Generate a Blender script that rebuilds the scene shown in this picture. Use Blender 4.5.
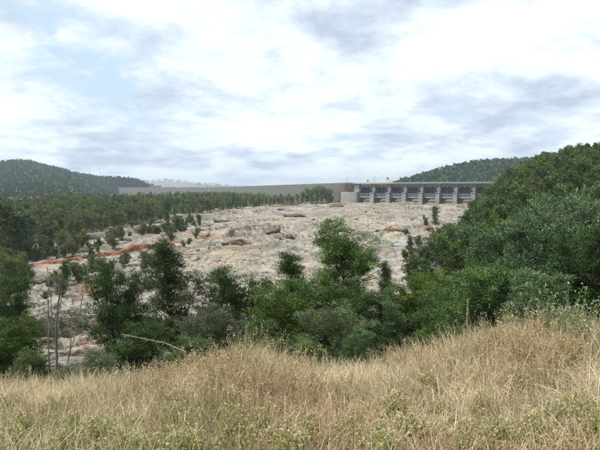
import bpy, math
import numpy as np
from math import radians, sin, cos, pi

for o in list(bpy.data.objects):
    bpy.data.objects.remove(o)
SC = bpy.context.scene
COL = SC.collection

# ------------------------------------------------------------------ camera, sky, sun, exposure
EZ = 40.0                       # height of the eye above datum
FPX = 485.0                     # focal length in pixels of the 600 px wide photograph
PITCH = math.atan(35.0 / FPX)   # horizon lies on row 190
cam_d = bpy.data.cameras.new('camera')
cam_d.sensor_fit = 'HORIZONTAL'
cam_d.sensor_width = 36.0
cam_d.lens = 36.0 * FPX / 600.0
cam_d.clip_start = 0.1
cam_d.clip_end = 40000.0
cam = bpy.data.objects.new('camera', cam_d)
COL.objects.link(cam)
cam.location = (0, 0, EZ)
cam.rotation_euler = (radians(90) - PITCH, 0, 0)
SC.camera = cam

SUN_AZ = math.atan2(-0.88, -0.42)    # towards the sun: left of and behind the camera
SUN_EL = radians(56)
world = bpy.data.worlds.new('World')
SC.world = world
world.use_nodes = True
wn, wl = world.node_tree.nodes, world.node_tree.links
wn.clear()


OFF1, OFF2 = 0.0, 0.0


def build_world():
    N = wn.new
    out = N('ShaderNodeOutputWorld')
    bg = N('ShaderNodeBackground')
    bg.inputs['Strength'].default_value = 0.10
    wl.new(bg.outputs[0], out.inputs[0])
    sky = N('ShaderNodeTexSky')
    sky.sky_type = 'NISHITA'
    sky.sun_disc = False
    sky.sun_elevation = SUN_EL
    sky.sun_rotation = SUN_AZ
    sky.altitude = 400
    sky.air_density = 1.0
    sky.dust_density = 2.0
    tc = N('ShaderNodeTexCoord')
    sep = N('ShaderNodeSeparateXYZ')
    wl.new(tc.outputs['Generated'], sep.inputs[0])

    def M(op, a, b=None, c=None):
        m = N('ShaderNodeMath')
        m.operation = op
        for i, v in enumerate((a, b, c)):
            if v is None:
                continue
            if isinstance(v, (int, float)):
                m.inputs[i].default_value = v
            else:
                wl.new(v, m.inputs[i])
        return m.outputs[0]
    zc = M('MAXIMUM', sep.outputs['Z'], 0.0)
    den = M('ADD', zc, 0.24)
    px = M('DIVIDE', sep.outputs['X'], den)
    py = M('DIVIDE', sep.outputs['Y'], den)
    cmb = N('ShaderNodeCombineXYZ')
    wl.new(px, cmb.inputs[0])
    wl.new(py, cmb.inputs[1])

    def noise(scale, detail, rough, off, dist=0.0, sy=1.0):
        mp = N('ShaderNodeMapping')
        mp.inputs['Location'].default_value = off
        mp.inputs['Scale'].default_value = (1.0, sy, 1.0)
        wl.new(cmb.outputs[0], mp.inputs[0])
        n = N('ShaderNodeTexNoise')
        n.inputs['Scale'].default_value = scale
        n.inputs['Detail'].default_value = detail
        n.inputs['Roughness'].default_value = rough
        n.inputs['Distortion'].default_value = dist
        wl.new(mp.outputs[0], n.inputs['Vector'])
        return n.outputs['Fac']

    def ramp(fac, stops):
        r = N('ShaderNodeValToRGB')
        els = r.color_ramp.elements
        while len(els) < len(stops):
            els.new(0.5)
        for e, (p, c) in zip(els, stops):
            e.position = p
            e.color = (c, c, c, 1) if isinstance(c, (int, float)) else (*c, 1)
        wl.new(fac, r.inputs[0])
        return r.outputs[0]
    cover = noise(1.5, 9, 0.62, (3.1 + OFF1, 7.7, 0.0), 0.12)
    mask = ramp(cover, [(0.36, 0.0), (0.43, 0.8), (0.47, 1.0)])
    shade = noise(1.35, 10, 0.60, (11.3 + OFF2, 2.9, 4.0), 0.15)
    puff = noise(4.2, 7, 0.62, (1.7, 8.1, 2.0), 0.2)
    shade = M('ADD', M('MULTIPLY', shade, 0.74), M('MULTIPLY', puff, 0.26))
    ccol = ramp(shade, [(0.39, (5.0, 5.9, 7.2)), (0.455, (6.9, 7.8, 8.9)), (0.50, (8.4, 9.3, 9.8)), (0.555, (9.8, 10.3, 10.4))])
    mix = N('ShaderNodeMix')
    mix.data_type = 'RGBA'
    wl.new(mask, mix.inputs['Factor'])
    # thin high cloud veil brightens the blue gaps
    veil = N('ShaderNodeMix')
    veil.data_type = 'RGBA'
    veil.inputs['Factor'].default_value = 0.62
    wl.new(sky.outputs[0], veil.inputs['A'])
    veil.inputs['B'].default_value = (7.6, 9.6, 11.2, 1)
    wl.new(veil.outputs['Result'], mix.inputs['A'])
    wl.new(ccol, mix.inputs['B'])
    wl.new(mix.outputs['Result'], bg.inputs['Color'])


build_world()
sun_d = bpy.data.lights.new('sun', 'SUN')
sun_d.energy = 5.0
sun_d.angle = radians(0.6)
sun_d.color = (1.0, 0.965, 0.92)
sun = bpy.data.objects.new('sun', sun_d)
COL.objects.link(sun)
from mathutils import Vector, Matrix
SUNV = Vector((sin(SUN_AZ) * cos(SUN_EL), cos(SUN_AZ) * cos(SUN_EL), sin(SUN_EL)))
sun.rotation_euler = SUNV.to_track_quat('Z', 'Y').to_euler()
sun.location = (-60, -40, 200)

SC.view_settings.view_transform = 'Standard'
SC.view_settings.look = 'None'
SC.view_settings.exposure = 0.2
SC.view_settings.gamma = 1.0
SC.view_settings.use_curve_mapping = False
SC.render.engine = 'CYCLES'
SC.cycles.max_bounces = 6
SC.cycles.diffuse_bounces = 3
SC.cycles.glossy_bounces = 2
SC.cycles.transmission_bounces = 4
SC.cycles.transparent_max_bounces = 4
SC.cycles.volume_bounces = 0
SC.cycles.use_denoising = True
try:
    SC.cycles.denoising_prefilter = 'ACCURATE'
except Exception:
    pass

# ------------------------------------------------------------------ helpers
rng = np.random.default_rng(7)


def P(px, py, Y):
    """world point on the ray of photo pixel (px, py) at distance Y along +Y"""
    u = (px - 300.0) / FPX
    v = (225.0 - py) / FPX
    d = np.array([u, cos(PITCH) + v * sin(PITCH), -sin(PITCH) + v * cos(PITCH)])
    t = Y / d[1]
    return np.array([d[0] * t, Y, EZ + d[2] * t])


def project(x, y, z):
    """world -> photo pixels"""
    zz = z - EZ
    dep = y * cos(PITCH) - zz * sin(PITCH)
    up = y * sin(PITCH) + zz * cos(PITCH)
    dep = np.maximum(dep, 1e-3)
    return 300 + FPX * x / dep, 225 - FPX * up / dep, dep


def hash2(ix, iy, seed):
    h = (ix.astype(np.int64) * 374761393 + iy.astype(np.int64) * 668265263 + seed * 1274126177) & 0xFFFFFFFF
    h = ((h ^ (h >> 13)) * 1274126177) & 0xFFFFFFFF
    h = (h ^ (h >> 16)) & 0xFFFFFFFF
    h = (h * 2246822519) & 0xFFFFFFFF
    h = (h ^ (h >> 15)) & 0xFFFFFFFF
    return h / 4294967295.0


def vnoise(x, y, seed=0):
    ix, iy = np.floor(x), np.floor(y)
    fx, fy = x - ix, y - iy
    fx = fx * fx * fx * (fx * (fx * 6 - 15) + 10)
    fy = fy * fy * fy * (fy * (fy * 6 - 15) + 10)
    a, b = hash2(ix, iy, seed), hash2(ix + 1, iy, seed)
    c, d = hash2(ix, iy + 1, seed), hash2(ix + 1, iy + 1, seed)
    return (a + (b - a) * fx) * (1 - fy) + (c + (d - c) * fx) * fy


def fbm(x, y, octs=4, seed=0, rough=0.5):
    s, a, t = 0.0, 1.0, 0.0
    for i in range(octs):
        s = s + a * (vnoise(x * 2 ** i + 17.3 * i, y * 2 ** i - 9.1 * i, seed + i) - 0.5)
        t += a
        a *= rough
    return s / t * 2.0          # about -1..1


def voronoi(x, y, seed=0):
    """F1, F2 and a random value of the nearest cell"""
    ix, iy = np.floor(x), np.floor(y)
    f1 = np.full(x.shape, 9.0)
    f2 = np.full(x.shape, 9.0)
    cid = np.zeros(x.shape)
    cid2 = np.zeros(x.shape)
    for dx in (-1, 0, 1):
        for dy in (-1, 0, 1):
            cx, cy = ix + dx, iy + dy
            jx = cx + 0.5 + 0.85 * (hash2(cx, cy, seed) - 0.5)
            jy = cy + 0.5 + 0.85 * (hash2(cx, cy, seed + 51) - 0.5)
            d = np.hypot(x - jx, y - jy)
            r = hash2(cx, cy, seed + 97)
            r2 = hash2(cx, cy, seed + 131)
            near = d < f1
            f2 = np.where(near, f1, np.minimum(f2, d))
            cid = np.where(near, r, cid)
            cid2 = np.where(near, r2, cid2)
            f1 = np.where(near, d, f1)
    return f1, f2, cid, cid2


def mesh_np(name, V, faces, cols=None, attrs=None, smooth=False):
    """mesh from numpy arrays; faces: list of (n,k) index arrays"""
    me = bpy.data.meshes.new(name)
    V = np.ascontiguousarray(V, dtype=np.float32)
    me.vertices.add(len(V))
    me.vertices.foreach_set('co', V.ravel())
    loops = np.concatenate([np.asarray(f, dtype=np.int32).ravel() for f in faces])
    sizes = np.concatenate([np.full(len(f), f.shape[1], dtype=np.int32) for f in faces])
    starts = np.concatenate([[0], np.cumsum(sizes)[:-1]]).astype(np.int32)
    me.loops.add(len(loops))
    me.loops.foreach_set('vertex_index', loops)
    me.polygons.add(len(sizes))
    me.polygons.foreach_set('loop_start', starts)
    try:
        me.polygons.foreach_set('loop_total', sizes)
    except Exception:
        pass
    me.polygons.foreach_set('use_smooth', np.full(len(sizes), smooth, dtype=bool))
    me.update(calc_edges=True)
    if cols is not None:
        ca = me.color_attributes.new('Col', 'FLOAT_COLOR', 'POINT')
        c4 = np.ones((len(V), 4), dtype=np.float32)
        c4[:, :3] = cols
        ca.data.foreach_set('color', c4.ravel())
    if attrs:
        for k, a in attrs.items():
            at = me.attributes.new(k, 'FLOAT', 'POINT')
            at.data.foreach_set('value', np.ascontiguousarray(a, dtype=np.float32))
    me.validate()
    return me


def link(name, me, mat=None, parent=None, loc=None, rot=None, scale=None):
    o = bpy.data.objects.new(name, me)
    COL.objects.link(o)
    if mat is not None and me is not None and len(me.materials) == 0:
        me.materials.append(mat)
    if parent is not None:
        o.parent = parent
    if loc is not None:
        o.location = [float(v) for v in loc]
    if rot is not None:
        o.rotation_euler = [float(v) for v in rot]
    if scale is not None:
        o.scale = (scale,) * 3 if isinstance(scale, (int, float)) else [float(v) for v in scale]
    return o


def tag(o, label=None, cat=None, group=None, kind=None):
    if label:
        o['label'] = label
    if cat:
        o['category'] = cat
    if group:
        o['group'] = group
    if kind:
        o['kind'] = kind
    return o


def grid_faces(n, m):
    a = np.arange(n * m).reshape(n, m)
    return np.stack([a[:-1, :-1].ravel(), a[:-1, 1:].ravel(), a[1:, 1:].ravel(), a[1:, :-1].ravel()], 1)


class MB:
    """collects boxes and tubes into one mesh"""
    def __init__(self):
        self.V, self.Q, self.T = [], [], []
        self.n = 0

    def add(self, V, Q=None, T=None):
        V = np.asarray(V, dtype=float)
        self.V.append(V)
        if Q is not None:
            self.Q.append(np.asarray(Q) + self.n)
        if T is not None:
            self.T.append(np.asarray(T) + self.n)
        self.n += len(V)

    def hexa(self, c):          # 8 corners: bottom 4 ccw, top 4 ccw
        self.add(c, [[3, 2, 1, 0], [4, 5, 6, 7], [0, 1, 5, 4], [1, 2, 6, 5], [2, 3, 7, 6], [3, 0, 4, 7]])

    def box(self, x0, x1, y0, y1, z0, z1):
        self.hexa([(x0, y0, z0), (x1, y0, z0), (x1, y1, z0), (x0, y1, z0),
                   (x0, y0, z1), (x1, y0, z1), (x1, y1, z1), (x0, y1, z1)])

    def tube(self, pts, rad, sides=6):
        pts = np.asarray(pts, dtype=float)
        n = len(pts)
        rad = np.broadcast_to(np.asarray(rad, dtype=float), (n,))
        tang = np.gradient(pts, axis=0)
        tang /= np.linalg.norm(tang, axis=1, keepdims=True) + 1e-9
        ref = np.array([0.31, 0.17, 0.93]) if abs(tang[0, 2]) < 0.8 else np.array([0.93, 0.31, 0.17])
        a = np.cross(tang, ref)
        a /= np.linalg.norm(a, axis=1, keepdims=True) + 1e-9
        b = np.cross(tang, a)
        ang = np.arange(sides) * 2 * pi / sides
        V = pts[:, None, :] + rad[:, None, None] * (np.cos(ang)[None, :, None] * a[:, None, :] + np.sin(ang)[None, :, None] * b[:, None, :])
        idx = np.arange(n * sides).reshape(n, sides)
        i0, i1 = idx[:-1], idx[1:]
        Q = np.stack([i0, np.roll(i0, -1, 1), np.roll(i1, -1, 1), i1], -1).reshape(-1, 4)
        self.add(V.reshape(-1, 3), Q)

    def mesh(self, name, smooth=False):
        f = []
        if self.Q:
            f.append(np.concatenate(self.Q))
        if self.T:
            f.append(np.concatenate(self.T))
        return mesh_np(name, np.concatenate(self.V), f, smooth=smooth)


# ------------------------------------------------------------------ materials
def new_mat(name):
    m = bpy.data.materials.new(name)
    m.use_nodes = True
    nt = m.node_tree
    nt.nodes.clear()
    out = nt.nodes.new('ShaderNodeOutputMaterial')
    return m, nt, out


class NT:
    def __init__(self, nt):
        self.nt = nt

    def node(self, typ, **kw):
        n = self.nt.nodes.new(typ)
        for k, v in kw.items():
            setattr(n, k, v)
        return n

    def link(self, a, b):
        self.nt.links.new(a, b)

    def val(self, inp, v):
        if isinstance(v, (int, float)):
            inp.default_value = v
        elif isinstance(v, (tuple, list)):
            inp.default_value = (*v, 1) if len(v) == 3 and len(inp.default_value) == 4 else v
        else:
            self.link(v, inp)

    def pos(self):
        g = self.node('ShaderNodeNewGeometry')
        return g.outputs['Position']

    def map(self, vec, scale, rot=(0, 0, 0), loc=(0, 0, 0)):
        m = self.node('ShaderNodeMapping')
        m.inputs['Scale'].default_value = scale if isinstance(scale, tuple) else (scale,) * 3
        m.inputs['Rotation'].default_value = rot
        m.inputs['Location'].default_value = loc
        self.link(vec, m.inputs[0])
        return m.outputs[0]

    def noise(self, vec, scale=1.0, detail=4, rough=0.55, dist=0.0):
        n = self.node('ShaderNodeTexNoise')
        n.inputs['Scale'].default_value = scale
        n.inputs['Detail'].default_value = detail
        n.inputs['Roughness'].default_value = rough
        n.inputs['Distortion'].default_value = dist
        self.link(vec, n.inputs['Vector'])
        return n.outputs['Fac']

    def ramp(self, fac, stops, interp='LINEAR'):
        r = self.node('ShaderNodeValToRGB')
        r.color_ramp.interpolation = interp
        e = r.color_ramp.elements
        while len(e) < len(stops):
            e.new(0.5)
        for x, (p, c) in zip(e, stops):
            x.position = p
            x.color = (c, c, c, 1) if isinstance(c, (int, float)) else (*c, 1)
        self.link(fac, r.inputs[0])
        return r.outputs[0]

    def mix(self, fac, a, b, blend='MIX'):
        m = self.node('ShaderNodeMix', data_type='RGBA', blend_type=blend)
        self.val(m.inputs['Factor'], fac)
        self.val(m.inputs['A'], a)
        self.val(m.inputs['B'], b)
        return m.outputs['Result']

    def math(self, op, a, b=None):
        m = self.node('ShaderNodeMath', operation=op)
        self.val(m.inputs[0], a)
        if b is not None:
            self.val(m.inputs[1], b)
        return m.outputs[0]

    def attr(self, name, out='Fac'):
        a = self.node('ShaderNodeAttribute', attribute_name=name)
        return a.outputs[out]

    def bump(self, h, strength=0.5, dist=0.1):
        b = self.node('ShaderNodeBump')
        b.inputs['Strength'].default_value = strength
        b.inputs['Distance'].default_value = dist
        self.link(h, b.inputs['Height'])
        return b.outputs[0]

    def principled(self, col, rough=0.9, normal=None, spec=0.2, metal=0.0):
        p = self.node('ShaderNodeBsdfPrincipled')
        self.val(p.inputs['Base Color'], col)
        self.val(p.inputs['Roughness'], rough)
        p.inputs['Specular IOR Level'].default_value = spec
        p.inputs['Metallic'].default_value = metal
        if normal is not None:
            self.link(normal, p.inputs['Normal'])
        return p.outputs[0]


def simple_mat(name, c1, c2, scale, rough=0.9, bump=0.0, spec=0.2, streak=None):
    m, nt, out = new_mat(name)
    t = NT(nt)
    p = t.pos()
    n = t.noise(p, scale, 6, 0.6)
    col = t.mix(t.ramp(n, [(0.32, 0.0), (0.68, 1.0)]), c1, c2)
    if streak:
        s = t.noise(t.map(p, (1.0, 1.0, 0.08)), 0.9, 5, 0.65)
        col = t.mix(t.ramp(s, [(0.52, 0.0), (0.72, 0.75)]), col, streak)
    nm = t.bump(n, 0.6, bump) if bump else None
    t.link(t.principled(col, rough, nm, spec), out.inputs[0])
    return m


def leaf_mat(name, tint=(1, 1, 1), vary=0.25, transl=0.25):
    m, nt, out = new_mat(name)
    t = NT(nt)
    col = t.mix(1.0, t.attr('Col', 'Color'), tint, 'MULTIPLY')
    oi = t.node('ShaderNodeObjectInfo')
    hsv = t.node('ShaderNodeHueSaturation')
    t.link(t.math('ADD', t.math('MULTIPLY', oi.outputs['Random'], 0.03), 0.48), hsv.inputs['Hue'])
    r2 = t.math('FRACT', t.math('MULTIPLY', oi.outputs['Random'], 7.31))
    t.link(t.math('ADD', t.math('MULTIPLY', r2, vary * 2), 1.0 - vary), hsv.inputs['Value'])
    r3 = t.math('FRACT', t.math('MULTIPLY', oi.outputs['Random'], 13.7))
    t.link(t.math('ADD', t.math('MULTIPLY', r3, 0.35), 0.92), hsv.inputs['Saturation'])
    t.link(col, hsv.inputs['Color'])
    pr = t.principled(hsv.outputs[0], 0.6, None, 0.25)
    tr = t.node('ShaderNodeBsdfTranslucent')
    t.link(hsv.outputs[0], tr.inputs['Color'])
    mx = t.node('ShaderNodeMixShader')
    mx.inputs[0].default_value = transl
    t.link(pr, mx.inputs[1])
    t.link(tr.outputs[0], mx.inputs[2])
    t.link(mx.outputs[0], out.inputs[0])
    return m


def rock_mat(name, tint=(1, 1, 1), use_attr=True):
    m, nt, out = new_mat(name)
    t = NT(nt)
    p = t.pos()
    big = t.noise(p, 0.035, 5, 0.6, 0.6)
    mid = t.noise(p, 0.22, 7, 0.65, 0.5)
    fine = t.noise(p, 1.3, 6, 0.7)
    col = t.ramp(mid, [(0.28, (0.11, 0.10, 0.085)), (0.42, (0.225, 0.212, 0.178)), (0.55, (0.32, 0.298, 0.248)), (0.74, (0.425, 0.396, 0.33))])
    ochre = t.ramp(big, [(0.50, 0.0), (0.66, 0.55)])
    col = t.mix(ochre, col, (0.36, 0.285, 0.175))
    stain = t.ramp(t.noise(t.map(p, (1, 1, 1), loc=(31, 5, 9)), 0.09, 7, 0.7, 0.9), [(0.48, 0.0), (0.60, 0.8)])
    col = t.mix(stain, col, t.mix(big, (0.12, 0.115, 0.11), (0.24, 0.17, 0.115)))
    col = t.mix(t.ramp(fine, [(0.35, 0.0), (0.7, 0.4)]), col, (0.24, 0.22, 0.185))
    if use_attr:
        col = t.mix(t.attr('soil'), col, (0.15, 0.12, 0.085))
        col = t.mix(t.attr('red'), col, (0.29, 0.15, 0.09))
        col = t.mix(t.attr('scrub'), col, (0.10, 0.10, 0.055))
    # joints
    v = t.node('ShaderNodeTexVoronoi', feature='DISTANCE_TO_EDGE')
    v.inputs['Scale'].default_value = 0.32
    dm = t.node('ShaderNodeVectorMath', operation='ADD')
    nc = t.node('ShaderNodeTexNoise')
    nc.inputs['Scale'].default_value = 0.3
    nc.inputs['Detail'].default_value = 4
    t.link(p, nc.inputs['Vector'])
    sc = t.node('ShaderNodeVectorMath', operation='SCALE')
    sc.inputs['Scale'].default_value = 3.0
    t.link(nc.outputs['Color'], sc.inputs[0])
    t.link(t.map(p, (1.0, 0.4, 4.5), rot=(0, 0, radians(-40))), dm.inputs[0])
    t.link(sc.outputs[0], dm.inputs[1])
    t.link(dm.outputs[0], v.inputs['Vector'])
    crack = t.ramp(v.outputs['Distance'], [(0.0, 0.0), (0.06, 1.0)])
    v2 = t.node('ShaderNodeTexVoronoi', feature='DISTANCE_TO_EDGE')
    v2.inputs['Scale'].default_value = 0.10
    t.link(dm.outputs[0], v2.inputs['Vector'])
    crack2 = t.ramp(v2.outputs['Distance'], [(0.0, 0.0), (0.035, 1.0)])
    patch = t.ramp(t.noise(t.map(p, 1.0, loc=(7, 3, 1)), 0.045, 5, 0.65, 0.8), [(0.40, 0.0), (0.54, 1.0)])
    patch2 = t.ramp(t.noise(t.map(p, 1.0, loc=(17, 31, 1)), 0.06, 5, 0.65, 0.8), [(0.38, 0.15), (0.52, 1.0)])
    col = t.mix(t.math('MULTIPLY', t.math('MULTIPLY', t.math('SUBTRACT', 1.0, crack), 0.45), patch), col, (0.11, 0.09, 0.07))
    col = t.mix(t.math('MULTIPLY', t.math('MULTIPLY', t.math('SUBTRACT', 1.0, crack2), 0.8), patch2), col, (0.08, 0.065, 0.052))
    pale = t.ramp(t.noise(t.map(p, 1.0, loc=(3, 77, 5)), 0.05, 6, 0.6, 0.6), [(0.52, 0.0), (0.64, 0.4)])
    col = t.mix(pale, col, (0.43, 0.37, 0.275))
    col = t.mix(1.0, col, tint, 'MULTIPLY')
    crack = t.math('ADD', crack, t.math('MULTIPLY', crack2, 1.5))
    h = t.math('ADD', t.math('MULTIPLY', t.math('MULTIPLY', crack, patch), 0.5), t.math('ADD', t.math('MULTIPLY', mid, 1.0), t.math('MULTIPLY', fine, 0.35)))
    t.link(t.principled(col, 0.92, t.bump(h, 0.7, 0.7), 0.15), out.inputs[0])
    return m


M_rock = rock_mat('granite_bedrock')
M_boulder = rock_mat('granite_boulder', use_attr=False)
M_brownrock = rock_mat('brown_granite', tint=(0.78, 0.66, 0.55), use_attr=False)
M_tanrock = rock_mat('tan_granite', tint=(1.05, 0.88, 0.66), use_attr=False)
M_greyrock = rock_mat('dark_granite', tint=(0.62, 0.60, 0.58), use_attr=False)
M_red = simple_mat('red_earth', (0.29, 0.108, 0.062), (0.13, 0.058, 0.040), 0.9, 0.95, 0.25, 0.1)
M_bark = simple_mat('bark', (0.10, 0.085, 0.07), (0.05, 0.042, 0.036), 3.0, 0.95, 0.02, 0.1)
M_gumbark = simple_mat('gum_bark', (0.26, 0.23, 0.19), (0.12, 0.10, 0.085), 0.8, 0.9, 0.02, 0.1)
M_deadwood = simple_mat('dead_wood', (0.20, 0.19, 0.178), (0.085, 0.08, 0.075), 6.0, 0.9, 0.01, 0.1)
M_deaddark = simple_mat('dead_dark_wood', (0.15, 0.135, 0.125), (0.07, 0.062, 0.058), 2.5, 0.9, 0.01, 0.1)
M_conc = simple_mat('weathered_concrete', (0.27, 0.262, 0.232), (0.17, 0.162, 0.143), 0.15, 0.9, 0.05, 0.2, streak=(0.16, 0.15, 0.13))
M_concpale = simple_mat('pale_concrete', (0.28, 0.265, 0.232), (0.18, 0.17, 0.148), 0.12, 0.9, 0.05, 0.2, streak=(0.26, 0.245, 0.22))
M_ogee = simple_mat('stained_concrete', (0.215, 0.17, 0.135), (0.145, 0.115, 0.09), 0.12, 0.9, 0.05, 0.2, streak=(0.10, 0.08, 0.065))
M_steel = simple_mat('grey_painted_steel', (0.19, 0.21, 0.225), (0.10, 0.11, 0.12), 0.3, 0.6, 0.0, 0.4, streak=(0.13, 0.09, 0.065))
M_steelpale = simple_mat('pale_blue_grey_steel', (0.31, 0.34, 0.37), (0.23, 0.25, 0.28), 0.3, 0.55, 0.0, 0.4)
M_bank = simple_mat('embankment_fill', (0.100, 0.097, 0.082), (0.055, 0.058, 0.045), 0.14, 0.95, 0.3, 0.1)
M_leaf = leaf_mat('leaf')
M_leaf_far = leaf_mat('leaf_far', vary=0.18, transl=0.15)


def ground_mat():
    m, nt, out = new_mat('ground_soil_and_litter')
    t = NT(nt)
    p = t.pos()
    n1 = t.noise(p, 0.06, 6, 0.6)
    n2 = t.noise(p, 2.2, 6, 0.7)
    n3 = t.noise(p, 14.0, 4, 0.7)
    forest = t.mix(t.ramp(n1, [(0.4, 0.0), (0.62, 1.0)]), (0.055, 0.055, 0.03), (0.11, 0.092, 0.056))
    grassy = t.mix(t.ramp(n2, [(0.35, 0.0), (0.7, 1.0)]), (0.20, 0.15, 0.085), (0.33, 0.26, 0.155))
    grassy = t.mix(t.ramp(n3, [(0.4, 0.0), (0.65, 0.6)]), grassy, (0.15, 0.11, 0.065))
    col = t.mix(t.attr('bank'), forest, grassy)
    t.link(t.principled(col, 0.95, t.bump(n3, 0.5, 0.03), 0.1), out.inputs[0])
    return m


M_ground = ground_mat()


def grass_mat():
    m, nt, out = new_mat('grass_blades')
    t = NT(nt)
    col = t.attr('Col', 'Color')
    pr = t.principled(col, 0.7, None, 0.2)
    tr = t.node('ShaderNodeBsdfTranslucent')
    t.link(col, tr.inputs['Color'])
    mx = t.node('ShaderNodeMixShader')
    mx.inputs[0].default_value = 0.35
    t.link(pr, mx.inputs[1])
    t.link(tr.outputs[0], mx.inputs[2])
    t.link(mx.outputs[0], out.inputs[0])
    return m


M_grass = grass_mat()

# ------------------------------------------------------------------ terrain
FY = np.array([-200, 60, 110, 150, 200, 300, 400, 541, 700, 40000.])
FZ = np.array([-34, -34, -32.5, -30, -26, -22.3, -19, -16.4, -15, -15.])
XE = (np.array([-50, 0, 60, 120, 175, 300, 541, 900.]), np.array([-9, -5, 6, 23, 50, 109.0, 209, 352.]))
XL = (np.array([0, 120, 185, 230, 350, 520, 560, 4000.]), np.array([-160, -136, -118, -100, -76, -8, 25, 60.]))
CX = np.array([-40, -6, -3.06, -1.7, -0.68, 0, 1.36, 2.27, 2.72, 3.4, 6, 40.])
CZ = np.array([-3.5, -2.72, -2.55, -2.42, -2.14, -2.34, -2.36, -2.02, -1.82, -1.82, -1.55, -0.5])


def smax(a, b, k):
    h = np.clip(0.5 + 0.5 * (a - b) / k, 0, 1)
    return b * (1 - h) + a * h + k * h * (1 - h)


def base_h(x, y):
    """ground height relative to the eye, without rock relief"""
    floor = np.interp(y, FY, FZ)
    dl = np.interp(y, *XL) - x
    left = floor + 3.5 * (1 - np.exp(-np.maximum(dl, 0) / 55.0)) * (dl > 0)
    dr = x - np.interp(y, *XE)
    right = floor + np.interp(y, [110, 300], [34.0, 42.0]) * (1 - np.exp(-np.maximum(dr, 0) / 25.0))
    zc = np.interp(x, CX, CZ)
    top = -1.75 + (zc + 1.75) * np.clip((y - 1.0) / 4.3, 0, 1) ** 1.2
    d = y - 5.3
    fall = np.where(d < 20, 0.36 * np.maximum(d, 0), 7.2 + 0.245 * (d - 20))
    near = top - fall * (1 - np.exp(-np.maximum(d, 0) / 1.2))
    z = smax(left, near, 4.0)
    z = smax(z, right, 4.0)
    z = np.where(y < 8, near, z)
    far = np.clip((np.abs(x) - 500) / 800, 0, 1) + np.clip((y - 620) / 500, 0, 1)
    z = z * (1 - np.clip(far, 0, 1)) + (-14.0) * np.clip(far, 0, 1)
    return z


def rock_mask(x, y):
    """1 inside the bedrock channel"""
    w = 9.0 * fbm(x / 28.0, y / 28.0, 3, 5)
    dl = x - (np.interp(y, *XL) - 20.0)
    dr = np.interp(y, *XE) - x
    dn = (y - 21.0) * 0.8
    df = 560.0 - y
    d = np.minimum(np.minimum(dl, dr), np.minimum(dn, df)) + w
    return np.clip(d / 9.0 + 0.2, 0, 1)


JA = radians(49)
POOL = None
RED = None


def pool_adjust(x, y, z):
    if POOL is None:
        return z
    px_, py_, zp = POOL
    w = 0.35 * fbm(x / 6.0, y / 6.0, 3, 55)
    e = np.hypot((x - px_) / 7.5, (y - py_) / 9.0) + w
    t = np.clip((1.25 - e) / 0.35, 0, 1)
    return np.where(t > 0, np.minimum(z, z * (1 - t) + (zp - 0.5) * t), z)



def relief(x, y):
    """stepped, jointed granite: height, soil mask"""
    wx = x + 5.0 * fbm(x / 22.0, y / 22.0, 3, 21)
    wy = y + 5.0 * fbm(x / 22.0, y / 22.0, 3, 31)
    a = cos(JA) * wx + sin(JA) * wy         # along the joints
    b = -sin(JA) * wx + cos(JA) * wy
    f1, f2, c1, k1 = voronoi(a / 34.0, b / 12.0, 3)
    g1, g2, c2, k2 = voronoi(a / 11.0, b / 4.6, 13)
    e1, e2, c3, k3 = voronoi(x / 2.6, y / 2.2, 23)
    edge1 = np.clip((f2 - f1) / 0.10, 0, 1)
    edge2 = np.clip((g2 - g1) / 0.16, 0, 1)
    big = fbm(x / 60.0, y / 60.0, 3, 41)
    rough = np.clip(0.75 + 1.5 * fbm(x / 60.0, y / 60.0, 2, 61), 0.2, 1.4)
    if RED is not None:
        calm = np.clip((seg_dist(x, y + 5.0, RED) - 4.0) / 9.0, 0.08, 1)
    else:
        calm = 1.0
    rough = rough * calm
    h = 2.2 * big * calm + (3.6 * (c1 - 0.5) + 0.9 * (k1 - 0.5) * (f1 * 2)) * rough + 1.3 * (c2 - 0.5) * rough
    h += 0.30 * (c3 - 0.5) * rough
    h -= (0.9 * (1 - edge1) + 0.5 * (1 - edge2)) * rough
    h += 0.35 * fbm(x / 4.0, y / 4.0, 3, 71)
    soil = np.clip((1 - edge1) * 0.95 + (1 - edge2) * 0.6, 0, 1) * (fbm(x / 14., y / 14., 3, 81) > -0.25)
    soil = np.maximum(soil, np.clip(fbm(x / 17.0, y / 17.0, 4, 83) * 3.0 - 0.75, 0, 0.8))
    return h, soil


def seg_dist(x, y, pts):
    d = np.full(x.shape, 1e9)
    for (ax, ay), (bx, by) in zip(pts[:-1], pts[1:]):
        vx, vy = bx - ax, by - ay
        t = np.clip(((x - ax) * vx + (y - ay) * vy) / (vx * vx + vy * vy), 0, 1)
        d = np.minimum(d, np.hypot(x - ax - t * vx, y - ay - t * vy))
    return d


def ground_ray(px, py, y0=40.0, y1=560.0):
    """where the ray of a photo pixel meets the smooth ground"""
    ys = np.linspace(y0, y1, 3000)
    d = P(px, py, 1.0) - np.array([0, 0, EZ])
    z = d[2] * ys
    h = base_h(d[0] * ys, ys)
    k = np.argmax(z < h)
    return d[0] * ys[k], ys[k]


RED = [ground_ray(a, b) for a, b in ((34, 266), (60, 264), (85, 259), (112, 256), (140, 250), (166, 246), (190, 241), (214, 236))]
RED2 = [[ground_ray(a, b) for a, b in q] for q in
        (((150, 228), (163, 226)), ((205, 240), (222, 238)), ((84, 300), (92, 284)), ((214, 268), (222, 266)), ((180, 232), (196, 236)), ((425, 236), (442, 233)))]

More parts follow.
